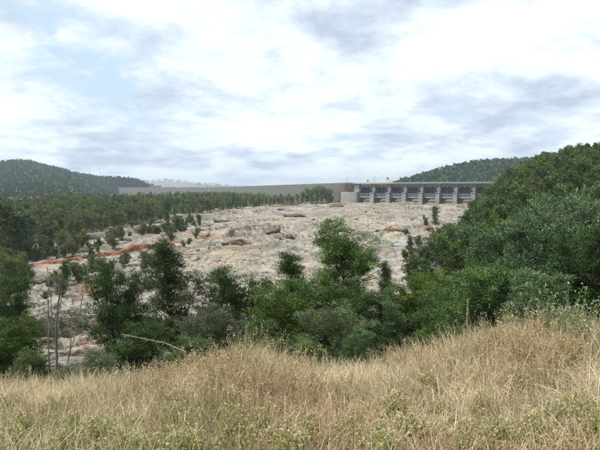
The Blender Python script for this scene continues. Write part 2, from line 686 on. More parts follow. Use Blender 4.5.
_px, _py = ground_ray(396, 241)
POOL = (_px, _py, float(base_h(np.array([_px]), np.array([_py]))[0]) + 0.2)
th = np.radians(np.linspace(-41, 41, 720))
rr = np.exp(np.linspace(math.log(17), math.log(610), 430))
TH, RR = np.meshgrid(th, rr)
bx_, by_ = RR * np.sin(TH), RR * np.cos(TH)
mk = rock_mask(bx_, by_)
rh, soil = relief(bx_, by_)
bz = pool_adjust(bx_, by_, base_h(bx_, by_) + rh * mk - (1 - mk) * 3.5 + 0.4)
for _ in range(1):
    bz[:, 1:-1] = 0.22 * bz[:, :-2] + 0.56 * bz[:, 1:-1] + 0.22 * bz[:, 2:]
redm = np.clip(1.0 - seg_dist(bx_, by_, RED) / 3.2 + 0.7 * fbm(bx_ / 3., by_ / 3., 4, 91), 0, 1) * 0.8
for q in RED2:
    redm = np.maximum(redm, np.clip(1.2 - seg_dist(bx_, by_, q) / 4.0 + 1.0 * fbm(bx_ / 5., by_ / 5., 3, 92), 0, 1) * 0.75)
redm = np.maximum(redm, np.clip(fbm(bx_ / 14., by_ / 14., 4, 95) * 2.6 - 1.25, 0, 0.45) * np.clip((20 - bx_) / 60, 0, 1))
scrubm = np.clip(fbm(bx_ / 13., by_ / 13., 4, 97) * 2.5 - 0.2, 0, 0.8) * np.clip((-35 - bx_) / 40.0 + (rock_mask(bx_, by_) < 0.8) * 0.7, 0, 1)
me = mesh_np('bedrock', np.stack([bx_, by_, bz + EZ], -1).reshape(-1, 3), [grid_faces(*bx_.shape)[:, ::-1]],
             attrs={'soil': soil.ravel(), 'red': redm.ravel(), 'scrub': scrubm.ravel()})
keep = None
tag(link('bedrock', me, M_rock), kind='structure')


def rock_z(x, y):
    x, y = np.atleast_1d(np.asarray(x, float)), np.atleast_1d(np.asarray(y, float))
    k = rock_mask(x, y)
    h, _ = relief(x, y)
    zr = pool_adjust(x, y, base_h(x, y) + h * k - (1 - k) * 3.5 + 0.4)
    zg = base_h(x, y) - 5.5 * np.clip((k - 0.3) / 0.5, 0, 1)
    return np.maximum(zr, zg) + EZ


# the ground sheet to the horizon
th = np.radians(np.concatenate([np.linspace(-180, -50, 60)[:-1], np.linspace(-50, 50, 260), np.linspace(50, 180, 60)[1:]]))
rr = np.concatenate([[0.0], np.exp(np.linspace(math.log(0.6), math.log(1200), 330)), np.exp(np.linspace(math.log(1300), math.log(14000), 24))])
TH, RR = np.meshgrid(th, rr)
gx, gy = RR * np.sin(TH), RR * np.cos(TH)
gm = rock_mask(gx, gy) * (np.abs(TH) < radians(40.5)) * (RR < 600) * (RR > 18.5)
gz = base_h(gx, gy) - 5.5 * np.clip((gm - 0.3) / 0.5, 0, 1)
gz += np.where(RR > 20, 0.5 * fbm(gx / 9., gy / 9., 3, 101), 0.05 * fbm(gx / 0.7, gy / 0.7, 3, 102))
bank = np.clip((14 - gy) / 4, 0, 1)
me = mesh_np('ground', np.stack([gx, gy, gz + EZ], -1).reshape(-1, 3), [grid_faces(*gx.shape)[:, ::-1]], attrs={'bank': bank.ravel()}, smooth=True)
tag(link('ground', me, M_ground), kind='structure')


def gz_at(x, y):
    return base_h(np.atleast_1d(np.asarray(x, float)), np.atleast_1d(np.asarray(y, float))) + EZ


# the red earth cut: a ragged low bank running across the rock
def red_bank():
    pts = np.array(RED[:7])
    s = np.concatenate([[0], np.cumsum(np.hypot(*np.diff(pts, axis=0).T))])
    n = 200
    ss = np.linspace(0, s[-1], n)
    cx, cy = np.interp(ss, s, pts[:, 0]), np.interp(ss, s, pts[:, 1])
    tx, ty = np.gradient(cx), np.gradient(cy)
    L = np.hypot(tx, ty)
    nx, ny = ty / L, -tx / L                 # towards the camera side
    prof = np.array([(1.6, -1.2), (1.15, 0.0), (0.8, 0.9), (0.55, 1.7), (0.15, 2.1), (-0.6, 2.25), (-1.6, 1.9), (-3.0, 0.6), (-3.6, -1.2)])
    t = ss / s[-1]
    amp = np.clip(0.65 + 1.3 * fbm(ss / 9.0, ss * 0 + 3.3, 2, 17), 0.62, 1.0) * (0.55 + 0.45 * np.sin(pi * np.clip(t * 1.15, 0, 1)) ** 0.6) * (1 + 0.45 * fbm(ss / 6.0, ss * 0, 3, 7)) * np.clip(t * 14, 0.05, 1) * np.clip((1 - t) * 3, 0.05, 1)
    V = []
    for k, (o, z) in enumerate(prof):
        off = o * (0.8 + 0.2 * amp) + 0.9 * fbm(ss / 3.0, ss * 0 + k * 0.35, 3, 9)
        x, y = cx + nx * off, cy + ny * off
        zz = gz_at(x, y) + 0.2 + np.where(z < 0, z, z * amp * 0.95) + 0.25 * fbm(ss / 1.4, ss * 0 + k * 0.7, 2, 11) * (z > 0)
        V.append(np.stack([x, y, zz], -1))
    V = np.stack(V, 1)
    me = mesh_np('red_earth_bank', V.reshape(-1, 3), [grid_faces(*V.shape[:2])])
    tag(link('red_earth_bank', me, M_red), kind='structure')


red_bank()


# ------------------------------------------------------------------ hills behind (real heightfields with woodland)
def quads_cloud(c, d, ln, wd, cols, rg):
    """leaf-shaped quads: centre base c, direction d"""
    n = len(c)
    r = rg.normal(size=(n, 3))
    s = np.cross(d, r)
    s /= np.linalg.norm(s, axis=1, keepdims=True) + 1e-9
    ln = np.broadcast_to(ln, (n,))[:, None]
    wd = np.broadcast_to(wd, (n,))[:, None]
    V = np.stack([c, c + d * ln * 0.5 + s * wd * 0.5, c + d * ln, c + d * ln * 0.5 - s * wd * 0.5], 1)
    F = np.arange(4 * n).reshape(n, 4)
    return V.reshape(-1, 3), F, np.repeat(cols, 4, axis=0)


def unit(a):
    return a / (np.linalg.norm(a, axis=-1, keepdims=True) + 1e-9)


def hill(name, prof, r0, wn_, wf, mat, forest=None, dens=0, csz=3.0, col=(0.05, 0.075, 0.035), seed=1, base=-14.0, rough=0.06, label=None, p0=-260, p1=860, clear=None, nearp=None):
    pp = np.linspace(p0, p1, 360)
    px, py = zip(*prof)
    top = (190 - np.interp(pp, px, py)) / FPX * r0
    th = np.arctan((pp - 300) / FPX)
    t = np.concatenate([np.linspace(-1, 0, 50), np.linspace(0, 1, 20)[1:]])
    T, A = np.meshgrid(t, th, indexing='ij')
    Ztop = np.broadcast_to(top, T.shape)
    nearw = np.interp(pp, *nearp) if nearp else np.full(pp.shape, 1.0)
    Y = r0 + np.where(T < 0, T * wn_ * nearw[None, :], T * wf)
    X = Y * np.tan(A)
    sh = np.cos(T * pi / 2) ** 2 * 0.6 + 0.4 * (1 - np.abs(T))
    Z = base + (Ztop - base) * sh * (1 + rough * fbm(X / (r0 * 0.07), Y / (r0 * 0.07), 4, seed) * (np.abs(T) > 0.05))
    me = mesh_np(name, np.stack([X, Y, Z + EZ], -1).reshape(-1, 3), [grid_faces(*T.shape)[:, ::-1]], smooth=True)
    tag(link(name, me, mat), kind='structure')
    if forest:
        rg = np.random.default_rng(seed)
        ti = -rg.random(dens) ** 1.15 * 1.04 + 0.05
        pi_ = rg.uniform(max(p0, -60), min(p1, 660), dens)
        a = np.arctan((pi_ - 300) / FPX)
        tp = np.interp(pi_, pp, top)
        nw = np.interp(pi_, *nearp) if nearp else 1.0
        y = r0 + np.where(ti < 0, ti * wn_ * nw, ti * wf)
        x = y * np.tan(a)
        sh = np.cos(ti * pi / 2) ** 2 * 0.6 + 0.4 * (1 - np.abs(ti))
        z = base + (tp - base) * sh * (1 + rough * fbm(x / (r0 * 0.07), y / (r0 * 0.07), 4, seed) * (np.abs(ti) > 0.05))
        k = tp > base + 4
        if clear is not None:
            k &= fbm(x / clear[0], y / clear[0], 3, seed + 9) < clear[1]
        x, y, z = x[k], y[k], z[k]
        n = len(x)
        q = 9
        tc_ = np.array(col) * rg.uniform(0.8, 1.2, (n, 1)) * (1 + rg.normal(0, .05, (n, 3)))
        hgt = csz * rg.uniform(0.5, 1.9, n)
        ball = unit(rg.normal(size=(n, q, 3))) * rg.uniform(0.3, 1, (n, q, 1)) ** 0.5
        c = np.stack([x, y, z + EZ + hgt * 0.9], -1)[:, None, :] + ball * (hgt[:, None, None] * np.array([0.75, 0.75, 0.9]))
        d = unit(ball + np.array([0, 0, 0.5]) + 0.5 * rg.normal(size=(n, q, 3)))
        V, F, C = quads_cloud(c.reshape(-1, 3), d.reshape(-1, 3), np.repeat(hgt, q) * 0.85, np.repeat(hgt, q) * 0.7, np.repeat(tc_, q, 0), rg)
        m2 = mesh_np(forest, V, [F], cols=np.clip(C, 0.005, 1))
        tag(link(forest, m2, M_leaf_far), label, 'woodland', None, 'stuff')


M_hill = simple_mat('wooded_hill_ground', (0.075, 0.085, 0.045), (0.12, 0.115, 0.065), 0.01, 0.95, 0.0, 0.1)
M_farhill = simple_mat('far_paddock_hill', (0.10, 0.115, 0.065), (0.21, 0.20, 0.145), 0.0035, 0.95, 0.0, 0.1)
M_knoll = simple_mat('bare_pale_ground', (0.40, 0.37, 0.31), (0.25, 0.23, 0.18), 0.02, 0.95, 0.0, 0.1)
hill('hill_range', [(-400, 176), (0, 181), (130, 183), (150, 182.3), (168, 180.8), (182, 182.2), (205, 184.6), (222, 185.6), (240, 188.5), (330, 189), (520, 184), (900, 180)], 6500, 2200, 1500, M_farhill, seed=3,
     forest='distant_woodland', dens=2600, csz=9, label='faint patches of woodland on the hazy distant range', p0=-400, p1=1000, clear=(500., 0.0))
hill('wooded_hill', [(-400, 150), (-120, 158), (-30, 167), (0, 166), (20, 164.5), (31, 165), (45, 169), (60, 172), (78, 177), (100, 180.5), (116, 181), (133, 182), (142, 185), (149, 188.5), (158, 193), (190, 196)], 1750, 900, 600, M_hill, seed=5,
     forest='hillside_woodland', dens=9500, csz=4.6, label='dark unbroken woodland covering the hill above the end of the embankment', p0=-400, p1=190, nearp=([70, 122], [1.0, 0.05]))
hill('wooded_ridge', [(385, 196), (398, 186), (415, 181), (430, 176.5), (445, 172.5), (460, 169.5), (480, 166.5), (500, 165), (520, 164), (560, 163), (700, 160), (1000, 158)], 1150, 380, 400, M_hill, seed=8,
     forest='ridge_woodland', dens=7000, csz=4.2, label='dark woodland on the ridge rising behind the spillway bridge', p0=385, p1=1000)
hill('knoll', [(340, 192), (356, 185), (366, 181.6), (385, 179.8), (400, 179.2), (412, 178.8), (425, 179), (445, 180), (470, 186), (490, 194)], 1500, 200, 250, M_knoll, seed=11, p0=340, p1=490, rough=0.01)

# ------------------------------------------------------------------ dam: embankment
def embankment():
    root = link('embankment_dam', None)
    tag(root, 'long grassy rockfill embankment dam stretching from the spillway to the wooded hill', 'dam')
    crest = 8.0
    key = np.array([(58, 572), (-20, 800), (-110, 1080), (-235, 1420), (-420, 1590), (-640, 1680), (-900, 1760)], float)
    t = np.linspace(0, len(key) - 1, 260)
    # smooth the polyline
    cx = np.interp(t, np.arange(len(key)), key[:, 0])
    cy = np.interp(t, np.arange(len(key)), key[:, 1])
    kk = np.ones(31) / 31
    cx = np.convolve(np.pad(cx, 15, mode='reflect', reflect_type='odd'), kk, 'valid')
    cy = np.convolve(np.pad(cy, 15, mode='reflect', reflect_type='odd'), kk, 'valid')
    tx, ty = np.gradient(cx), np.gradient(cy)
    L = np.hypot(tx, ty)
    nx, ny = -ty / L, tx / L            # downstream (towards the forest)
    sgn = np.sign(nx[0] * (-1) + ny[0] * (-1))
    nx, ny = nx * sgn, ny * sgn
    prof = [(-60, -16), (-8, crest - 0.02), (-4, crest), (4, crest), (4.6, crest - 0.5)] + [(4.6 + 2.1 * k, crest - 0.5 - k) for k in np.linspace(1, 24, 16)]
    V = []
    run = np.hypot(cx - cx[0], cy - cy[0])
    steep = np.interp(run, [0, 90], [0.22, 1.0])     # held by walls beside the spillway
    for o, z in prof:
        oo = np.where(o > 4.6, 4.6 + (o - 4.6) * steep, o)
        x, y = cx + nx * oo, cy + ny * oo
        V.append(np.stack([x, y, np.full_like(x, z + EZ) + (o > 6) * 0.5 * fbm(x / 6, y / 6, 3, 3)], -1))
    V = np.stack(V, 0)
    link('downstream_face', mesh_np('downstream_face', V.reshape(-1, 3), [grid_faces(*V.shape[:2])[:, ::-1]], smooth=True), M_bank, root)
    nr = V.shape[0]
    cap = np.concatenate([V[:, 0], [V[:, 0].mean(0) * [1, 1, 0] + [0, 0, EZ - 16]]])
    link('end_face', mesh_np('end_face', cap, [np.array([(i, i + 1, nr) for i in range(nr - 1)])]), M_brownrock, root)
    m = MB()
    for side in (-3.6, 3.6):
        for z0, z1 in ((crest - 0.1, crest + 0.8),):
            a = np.stack([cx + nx * (side - .15), cy + ny * (side - .15)], -1)
            b = np.stack([cx + nx * (side + .15), cy + ny * (side + .15)], -1)
            n = len(a)
            ring = np.stack([np.c_[a, np.full(n, z0 + EZ)], np.c_[a, np.full(n, z1 + EZ)], np.c_[b, np.full(n, z1 + EZ)], np.c_[b, np.full(n, z0 + EZ)]], 1)
            idx = np.arange(n * 4).reshape(n, 4)
            Q = np.stack([idx[:-1], np.roll(idx[:-1], -1, 1), np.roll(idx[1:], -1, 1), idx[1:]], -1).reshape(-1, 4)
            m.add(ring.reshape(-1, 3), Q)
    link('parapet', m.mesh('parapet'), M_conc, root)


embankment()

# ------------------------------------------------------------------ dam: gated spillway
TA = radians(24)
SU = np.array([cos(TA), -sin(TA), 0])       # along the gates, to the right and nearer
SN = np.array([-sin(TA), -cos(TA), 0])      # downstream
SO = np.array([134.0, 535.0, EZ])
BAY = 18.0
SROT = Matrix(((SU[0], SN[0], 0, SO[0]), (SU[1], SN[1], 0, SO[1]), (0, 0, 1, SO[2]), (0, 0, 0, 1)))


def spillway():
    root = link('spillway', None)
    # local frame: x along the gates, y downstream (mirrored frame), z relative to the eye
    root.location = SO
    root.rotation_euler = (0, 0, -TA)
    tag(root, 'concrete spillway with steel gates between piers under a road bridge', 'spillway')
    # local x -> SU ; local y -> upstream (-SN); so downstream offsets are negative y
    def flip(m):
        return m

    # pier
    pm = MB()
    pm.box(-1.5, 1.5, -2.0, 14.0, -20, 6.2)
    me_up = pm.mesh('pier')
    m = MB()
    m.hexa([(-2.2, -10.0, -21), (2.2, -10.0, -21), (2.2, 3.0, -21), (-2.2, 3.0, -21),
            (-2.05, -8.8, -3.6), (2.05, -8.8, -3.6), (2.05, 3.0, -3.6), (-2.05, 3.0, -3.6)])
    me_nose = m.mesh('pier_nose')
    m = MB()
    m.box(-2.5, 2.5, -9.3, 3.2, -3.6, -2.7)
    m.box(-2.5, -2.38, -9.3, 3.2, -2.7, -1.7)
    m.box(2.38, 2.5, -9.3, 3.2, -2.7, -1.7)
    me_cap = m.mesh('cap')
    m = MB()
    # corbel flaring under the deck, with an opening in the middle
    for s in (-1, 1):
        a = [(s * 1.2, -2.4, 2.6), (s * 1.9, -2.4, 2.6), (s * 1.9, 0.2, 2.6), (s * 1.2, 0.2, 2.6),
             (s * 1.9, -3.4, 6.1), (s * 2.5, -3.4, 6.1), (s * 2.5, 0.2, 6.1), (s * 1.9, 0.2, 6.1)]
        if s < 0:
            a = [a[1], a[0], a[3], a[2], a[5], a[4], a[7], a[6]]
        m.hexa(a)
    m.box(-2.6, 2.6, -3.5, 0.3, 5.5, 6.22)
    me_cor = m.mesh('corbel')
    for k in range(-3, 5):
        p = link('pier', me_up, M_conc, root, (k * BAY, 0, 0))
        ns = link('pier_nose', me_nose, M_concpale, p)
        link('cap', me_cap, M_conc, p)
        link('corbel', me_cor, M_conc, p)
    # deck
    x0, x1 = -4 * BAY - 6, 5 * BAY
    d = MB()
    d.box(x0, x1, -4.2, 6.0, 6.9, 7.5)
    dk = link('bridge_deck', d.mesh('bridge_deck'), M_concpale, root)
    m = MB()
    for yy in (-3.6, -1.2, 1.2, 3.6):
        m.box(x0 + .2, x1 - .2, yy - .3, yy + .3, 6.25, 6.898)
    link('girder', m.mesh('girder'), M_steel, dk)
    m = MB()
    for yy in (-4.05, 5.85):
        m.box(x0, x1, yy - .12, yy + .12, 8.35, 8.6)
        m.box(x0, x1, yy - .08, yy + .08, 7.9, 8.02)
        for xx in np.arange(x0 + 1, x1, 3.0):
            m.box(xx - .12, xx + .12, yy - .1, yy + .1, 7.5, 8.35)
    link('railing', m.mesh('railing'), M_steelpale, dk)
    # gates
    W = BAY / 2 - 1.52
    g = MB()
    R0, yc, zc = 15.0, -5.5, 1.0        # trunnion
    aa = np.linspace(radians(-46), radians(16), 13)
    ring = [(yc + R0 * cos(a), zc + R0 * sin(a)) for a in aa]
    V = np.array([[(-W, y, z), (W, y, z)] for y, z in ring]).reshape(-1, 3)
    g.add(V, grid_faces(len(aa), 2))
    me_gate = g.mesh('gate')
    m = MB()
    for i in range(len(aa)):
        y, z = ring[i]
        if i % 2 == 0:
            m.box(-W, W, y - 1.0, y - 0.02, z - .18, z + .18)
    for xx in np.linspace(-W + .4, W - .4, 9):
        for (ya, za), (yb, zb) in zip(ring[:-1], ring[1:]):
            m.hexa([(xx - .13, ya - .7, za), (xx + .13, ya - .7, za), (xx + .13, ya - .01, za), (xx - .13, ya - .01, za),
                    (xx - .13, yb - .7, zb), (xx + .13, yb - .7, zb), (xx + .13, yb - .01, zb), (xx - .13, yb - .01, zb)])
    me_rib = m.mesh('rib')
    m = MB()
    for xx in (-W + 1.2, W - 1.2):
        for i in (1, 6, 11):
            m.tube([(xx * 1.05, yc + 1.0, zc), (xx, ring[i][0] - .5, ring[i][1])], 0.38, 6)
    me_arm = m.mesh('arm')
    m = MB()     # walkway carried between the piers below the gate arms
    m.box(-W, W, -4.6, -2.6, -8.6, -7.4)
    m.box(-W, W, -4.62, -4.45, -4.5, -4.1)
    m.box(-W, W, -4.6, -4.45, -6.1, -5.9)
    for xx in np.linspace(-W + .5, W - .5, 8):
        m.box(xx - .16, xx + .16, -4.58, -4.42, -7.4, -4.5)
    me_walk = m.mesh('walkway')
    m = MB()     # hoist beam high in the opening
    m.box(-W, W, 1.0, 3.2, 3.9, 6.1)
    for xx in (-4.5, 0.0, 4.5):
        m.box(xx - 0.9, xx + 0.9, 0.4, 3.6, 2.7, 3.9)
    me_hoist = m.mesh('hoist')
    # ogee crest
    m = MB()
    prof = [(16, -9.2), (12, -9.0), (9.5, -9.0), (7, -9.3), (4, -10.2), (0, -12.2), (-4, -14.4), (-8, -15.9), (-12, -16.8), (-17, -17.3), (-17, -24), (16, -24)]
    V = np.array([[(-W - .02, y, z), (W + .02, y, z)] for y, z in prof]).reshape(-1, 3)
    m.add(V, grid_faces(len(prof), 2)[:, ::-1])
    me_og = m.mesh('ogee_crest')
    for k in range(-4, 5):
        x = (k + 0.5) * BAY
        gt = link('gate', me_gate, M_steel, root, (x, 0, 0))
        link('rib', me_rib, M_steel, gt)
        link('arm', me_arm, M_steelpale, gt)
        link('walkway', me_walk, M_steelpale, root, (x, 0, 0))
        link('hoist', me_hoist, M_steelpale, root, (x, 0, 0))
        link('ogee_crest', me_og, M_ogee, root, (x, 0, 0))
    # left abutment and training wall with a rounded battered end
    xa = -4 * BAY
    m = MB()
    m.box(xa - 4.5, xa + 1.5, -3.0, 14, -20, 6.2)
    ab = link('abutment', m.mesh('abutment'), M_concpale, root)
    m = MB()
    m.box(xa - 4.4, xa + 1.3, -3.25, -0.5, 2.0, 5.4)
    link('doorway_block', m.mesh('doorway_block'), M_steel, ab)
    m = MB()
    n = 22
    ang = np.linspace(0, pi, n)
    rows = []
    for zz, gro in ((-22, 2.2), (-15, 1.2), (-8, 0.5), (-2.6, 0.0), (-2.4, -0.4)):
        pts = [(xa + 1.5, 6 + 0), (xa + 1.5 + gro * .2, -10 - gro)]
        for q in ang[1:]:
            pts.append((xa - 8.5 + (10.0 + gro * .2) * cos(q * 0.5 + 0.0) * 1.0 if q < pi else xa - 8.5, -10 - gro - 3.0 * sin(q * 0.5)))
        pts.append((xa - 17 - gro, -9.0 - gro))
        pts.append((xa - 21 - gro, -3.0))
        pts.append((xa - 21 - gro, 6))
        rows.append([(a, b, zz) for a, b in pts])
    V = np.array(rows)
    m.add(V.reshape(-1, 3), grid_faces(*V.shape[:2]))
    top = np.concatenate([V[-1], [(xa - 8, 6, -2.4)]])
    nn = len(V[-1])
    m.add(top, None, np.array([(i, i + 1, nn) for i in range(nn - 1)])[:, ::-1])
    link('training_wall', m.mesh('training_wall'), M_concpale, root)
    m = MB()
    m.box(x1 - .5, x1 + 30, -3, 14, -20, 6.9)
    link('abutment', m.mesh('abutment_far'), M_conc, root)


spillway()


def pole_thing(name, base, h, r, label, cat, cross=0.0, lamp=False):
    root = link(name, None, loc=base)
    tag(root, label, cat)
    m = MB()
    m.tube([(0, 0, -1), (0, 0, h)], [r, r * 0.7], 6)
    link('post', m.mesh('post'), M_steelpale, root)
    m = MB()
    if lamp:
        m.tube([(0, 0, h - .1), (0, 0, h + .25), (0, -1.6, h + .45)], r * .6, 5)
        m.box(-.25, .25, -2.3, -1.5, h + .35, h + .55)
        link('lamp_arm', m.mesh('lamp_arm'), M_steel, root)
    else:
        m.box(-cross, cross, -.1, .1, 0, .35)
        am = m.mesh('antenna')
        for i in range(1, 6):
            link('antenna', am, M_steel, root, (0, 0, h * i / 6))


p = P(347, 184, 585)
pole_thing('light_pole', (p[0], 585, EZ + 8.0), 8.5, 0.22, 'thin light pole standing at the spillway end of the embankment crest', 'pole', lamp=True)
p = P(376, 184, 548)
pole_thing('lamp_post', (p[0] - 0.5, 553.5, EZ + 7.4), 7.0, 0.18, 'slim lamp post rising above the bridge railing', 'lamp post', lamp=True)
p = P(100, 178, 1740)
pole_thing('radio_mast', (p[0], 1740, p[2] - 2), 36, 0.55, 'tall thin mast on the wooded hill skyline', 'mast', 1.2)

# outlet tower at the far end of the crest
def tower():
    p = P(152, 188, 1500)
    root = link('outlet_tower', None, loc=(p[0], 1640, EZ + 6.5))
    k = 1640 / 1500
    root.location.x = p[0] * k
    tag(root, 'small pale concrete tower block at the hill end of the embankment crest', 'tower')
    m = MB()
    m.box(-5, 5, -5, 5, -1, 13)
    m.box(-6, 6, -6, 6, 13, 14.2)
    b = link('wall', m.mesh('wall'), M_concpale, root)
    m = MB()
    m.box(-1, 1, -.1, .1, 0, 2.2)
    wm = m.mesh('window')
    for zz in (3, 8):
        for xx in (-2.6, 2.6):
            link('window', wm, M_steel, root, (xx, -4.97, zz))
    root2 = link('outlet_building', None, loc=(root.location.x + 19, 1650, EZ + 6.5))
    tag(root2, 'low broad pale building beside the small tower block on the crest', 'building')
    m = MB()
    m.box(-7, 7, -6, 6, -1, 8)
    link('wall', m.mesh('wall'), M_concpale, root2)
    m = MB()
    m.hexa([(-7.6, -6.6, 8), (7.6, -6.6, 8), (7.6, 6.6, 8), (-7.6, 6.6, 8), (-7.6, -.3, 11), (7.6, -.3, 11), (7.6, .3, 11), (-7.6, .3, 11)])
    link('roof', m.mesh('roof'), M_conc, root2)


tower()

# ------------------------------------------------------------------ rocks
def rock_mesh(seed, aspect=(1, 1, 1), n=16, flat=False, fine=False):
    rg = np.random.default_rng(seed)
    import bmesh
    bm = bmesh.new()
    pts = unit(rg.normal(size=(n, 3))) * rg.uniform(0.75, 1.0, (n, 1))
    if flat:
        pts = rg.uniform(-1, 1, (n, 3)) * np.array([1, 1, 1])
    for q in pts:
        bm.verts.new(q * np.array(aspect))
    bmesh.ops.convex_hull(bm, input=bm.verts)
    for v in [v for v in bm.verts if not v.link_faces]:
        bm.verts.remove(v)
    bmesh.ops.bevel(bm, geom=list(bm.edges), offset=0.07, segments=1, affect='EDGES')
    bmesh.ops.triangulate(bm, faces=bm.faces)
    if fine:
        bmesh.ops.subdivide_edges(bm, edges=[e for e in bm.edges if e.calc_length() > 0.6], cuts=2, use_grid_fill=True)
        bmesh.ops.triangulate(bm, faces=bm.faces)
        co = np.array([v.co[:] for v in bm.verts])
        f = 0.55 * fbm(co[:, 0] / 2.2 + co[:, 2], co[:, 1] / 2.2 - co[:, 2] * .7, 4, seed)
        step = 0.35 * (np.floor(co[:, 2] / 0.9) % 2)
        for v, a_, b_ in zip(bm.verts, f, step):
            v.co.x *= 1 + (0.12 * a_)
            v.co += Vector((a_ * .6, a_ + b_, a_ * .8))
    for v in bm.verts:
        v.co += Vector(rg.normal(0, 0.018 if not fine else 0.07, 3))
    me = bpy.data.meshes.new('boulder')
    bm.to_mesh(me)
    bm.free()
    return me


BOULD = [rock_mesh(s, a, 16, f) for s, a, f in ((1, (1, .8, .6), 0), (2, (1.2, .8, .45), 1), (3, (1, 1, .7), 0), (4, (1.4, .8, .4), 1), (5, (1.1, .9, .5), 0), (6, (1.5, .7, .5), 0))]
for b in BOULD:
    b.materials.append(M_boulder)


def boulders():
    rg = np.random.default_rng(17)
    n = 0
    tries = 0
    while n < 120 and tries < 6000:
        tries += 1
        px = rg.uniform(-10, 445)
        py = 206 + 90 * rg.random() ** 1.4
        x, y = ground_ray(px, py)
        if rock_mask(np.array([x]), np.array([y]))[0] < 0.9:
            continue
        d = fbm(np.array([x / 30]), np.array([y / 30]), 3, 61)[0]
        if d + rg.uniform(-.5, .5) < 0.05:
            continue
        s = rg.uniform(0.7, 1.9) * (1.0 + 1.2 * (rg.random() < 0.12))
        z = rock_z(x, y)[0]
        k = rg.integers(len(BOULD))
        o = link('boulder', BOULD[k], loc=(x, y, z + s * 0.12), rot=(rg.normal(0, .15), rg.normal(0, .15), rg.uniform(0, 6.28)), scale=s)
        tag(o, 'loose pale granite boulder lying on the stepped bedrock below the spillway', 'boulder', 'boulders strewn over the bedrock channel')
        n += 1
    # rubble too small to pick apart
    V0 = np.array([v.co[:] for v in BOULD[0].vertices])
    F0 = np.array([f.vertices[:] for f in BOULD[0].polygons])
    px = rg.uniform(-20, 450, 5200)
    py = 205 + 100 * rg.random(5200) ** 1.3
    ys = np.linspace(60, 545, 900)
    hit = [ground_ray(a, b) for a, b in zip(px[:1500], py[:1500])]
    hx, hy = np.array(hit).T
    hx, hy = hx + rg.normal(0, 4, len(hx)), hy + rg.normal(0, 6, len(hy))
    k = (rock_mask(hx, hy) > 0.7) & (fbm(hx / 30, hy / 30, 3, 61) + rg.uniform(-.4, .4, len(hx)) > 0.0)
    hx, hy = hx[k], hy[k]
    hz = rock_z(hx, hy)
    s = rg.uniform(0.25, 0.75, len(hx))
    a = rg.uniform(0, 6.28, len(hx))
    Vs = V0[None] * s[:, None, None] * rg.uniform(.6, 1.4, (len(hx), 1, 3))
    x2 = Vs[..., 0] * np.cos(a)[:, None] - Vs[..., 1] * np.sin(a)[:, None]
    y2 = Vs[..., 0] * np.sin(a)[:, None] + Vs[..., 1] * np.cos(a)[:, None]
    W = np.stack([x2 + hx[:, None], y2 + hy[:, None], Vs[..., 2] + hz[:, None] + .1], -1)
    F = (F0[None] + (np.arange(len(hx)) * len(V0))[:, None, None]).reshape(-1, 3)
    me = mesh_np('rubble', W.reshape(-1, 3), [F])
    tag(link('rubble', me, M_boulder), 'small broken granite rubble scattered over the bedrock', 'rubble', None, 'stuff')


boulders()


def ledge(px, py, wpx, hm, mat, label, seed, ang=0.0, dep=4.0, name='rock_ledge', cat='rock', group=None):
    """overhanging slab: a flat block tilted on the bedrock with a hollow below its lip"""
    x, y = ground_ray(px, py)
    w = 1.15 * wpx / FPX * y
    me = rock_mesh(seed, (0.5 * w, dep, hm * 0.5), 22, True, True)
    me.materials.append(mat)
    z = rock_z(x, y)[0]
    o = link(name, me, loc=(x, y + dep * .3, z + hm * (0.06 if group is None else -0.06)), rot=(-0.1, 0, ang))
    tag(o, label, cat, group)


ledge(237, 245, 34, 4.4, M_brownrock, 'long dark brown granite ledge standing out of the pale slabs', 201, 0.15)
ledge(271, 236, 17, 3.8, M_greyrock, 'dark split slab tilted on pale bedrock behind the long brown ledge', 202, 0.5)
ledge(320, 231, 15, 3.6, M_brownrock, 'brown humped rock alone on smooth pale bedrock', 203, 0.1)
ledge(395, 233, 24, 3.6, M_brownrock, 'wide brown ledge just behind the pale pool', 204, -0.1)
ledge(429, 235, 13, 4.2, M_tanrock, 'tan blocky outcrop at the foot of the wooded slope', 205, 0.3)
ledge(414, 252, 10, 3.0, M_brownrock, 'small brown wedge of rock in front of the pale pool', 206, 0.2)
ledge(426, 242, 12, 3.4, M_greyrock, 'grey domed rock beside the wooded slope', 207, 0.0)
ledge(296, 217, 26, 4.0, M_brownrock, 'low brown broken ledge near the end of the left bank wood', 208, 0.2)
ledge(226, 223, 22, 3.6, M_brownrock, 'brown rock shelf at the edge of the left bank wood', 209, 0.3)
ledge(204, 238, 15, 3.4, M_tanrock, 'tan rock block beside the red earth streak', 210, 0.4)
ledge(80, 285, 11, 2.8, M_tanrock, 'tan rounded rock behind the dead trees', 211, 0.4)
ledge(88, 302, 13, 2.6, M_boulder, 'pale flat slab behind the leaning dead tree', 212, 0.1)
ledge(40, 281, 7, 2.6, M_greyrock, 'dark rounded boulder below the end of the red earth bank', 213, 0.1)
ledge(336, 207, 16, 6.0, M_greyrock, 'dark jumbled rock heap beside the spillway training wall', 214, 0.1, 6)

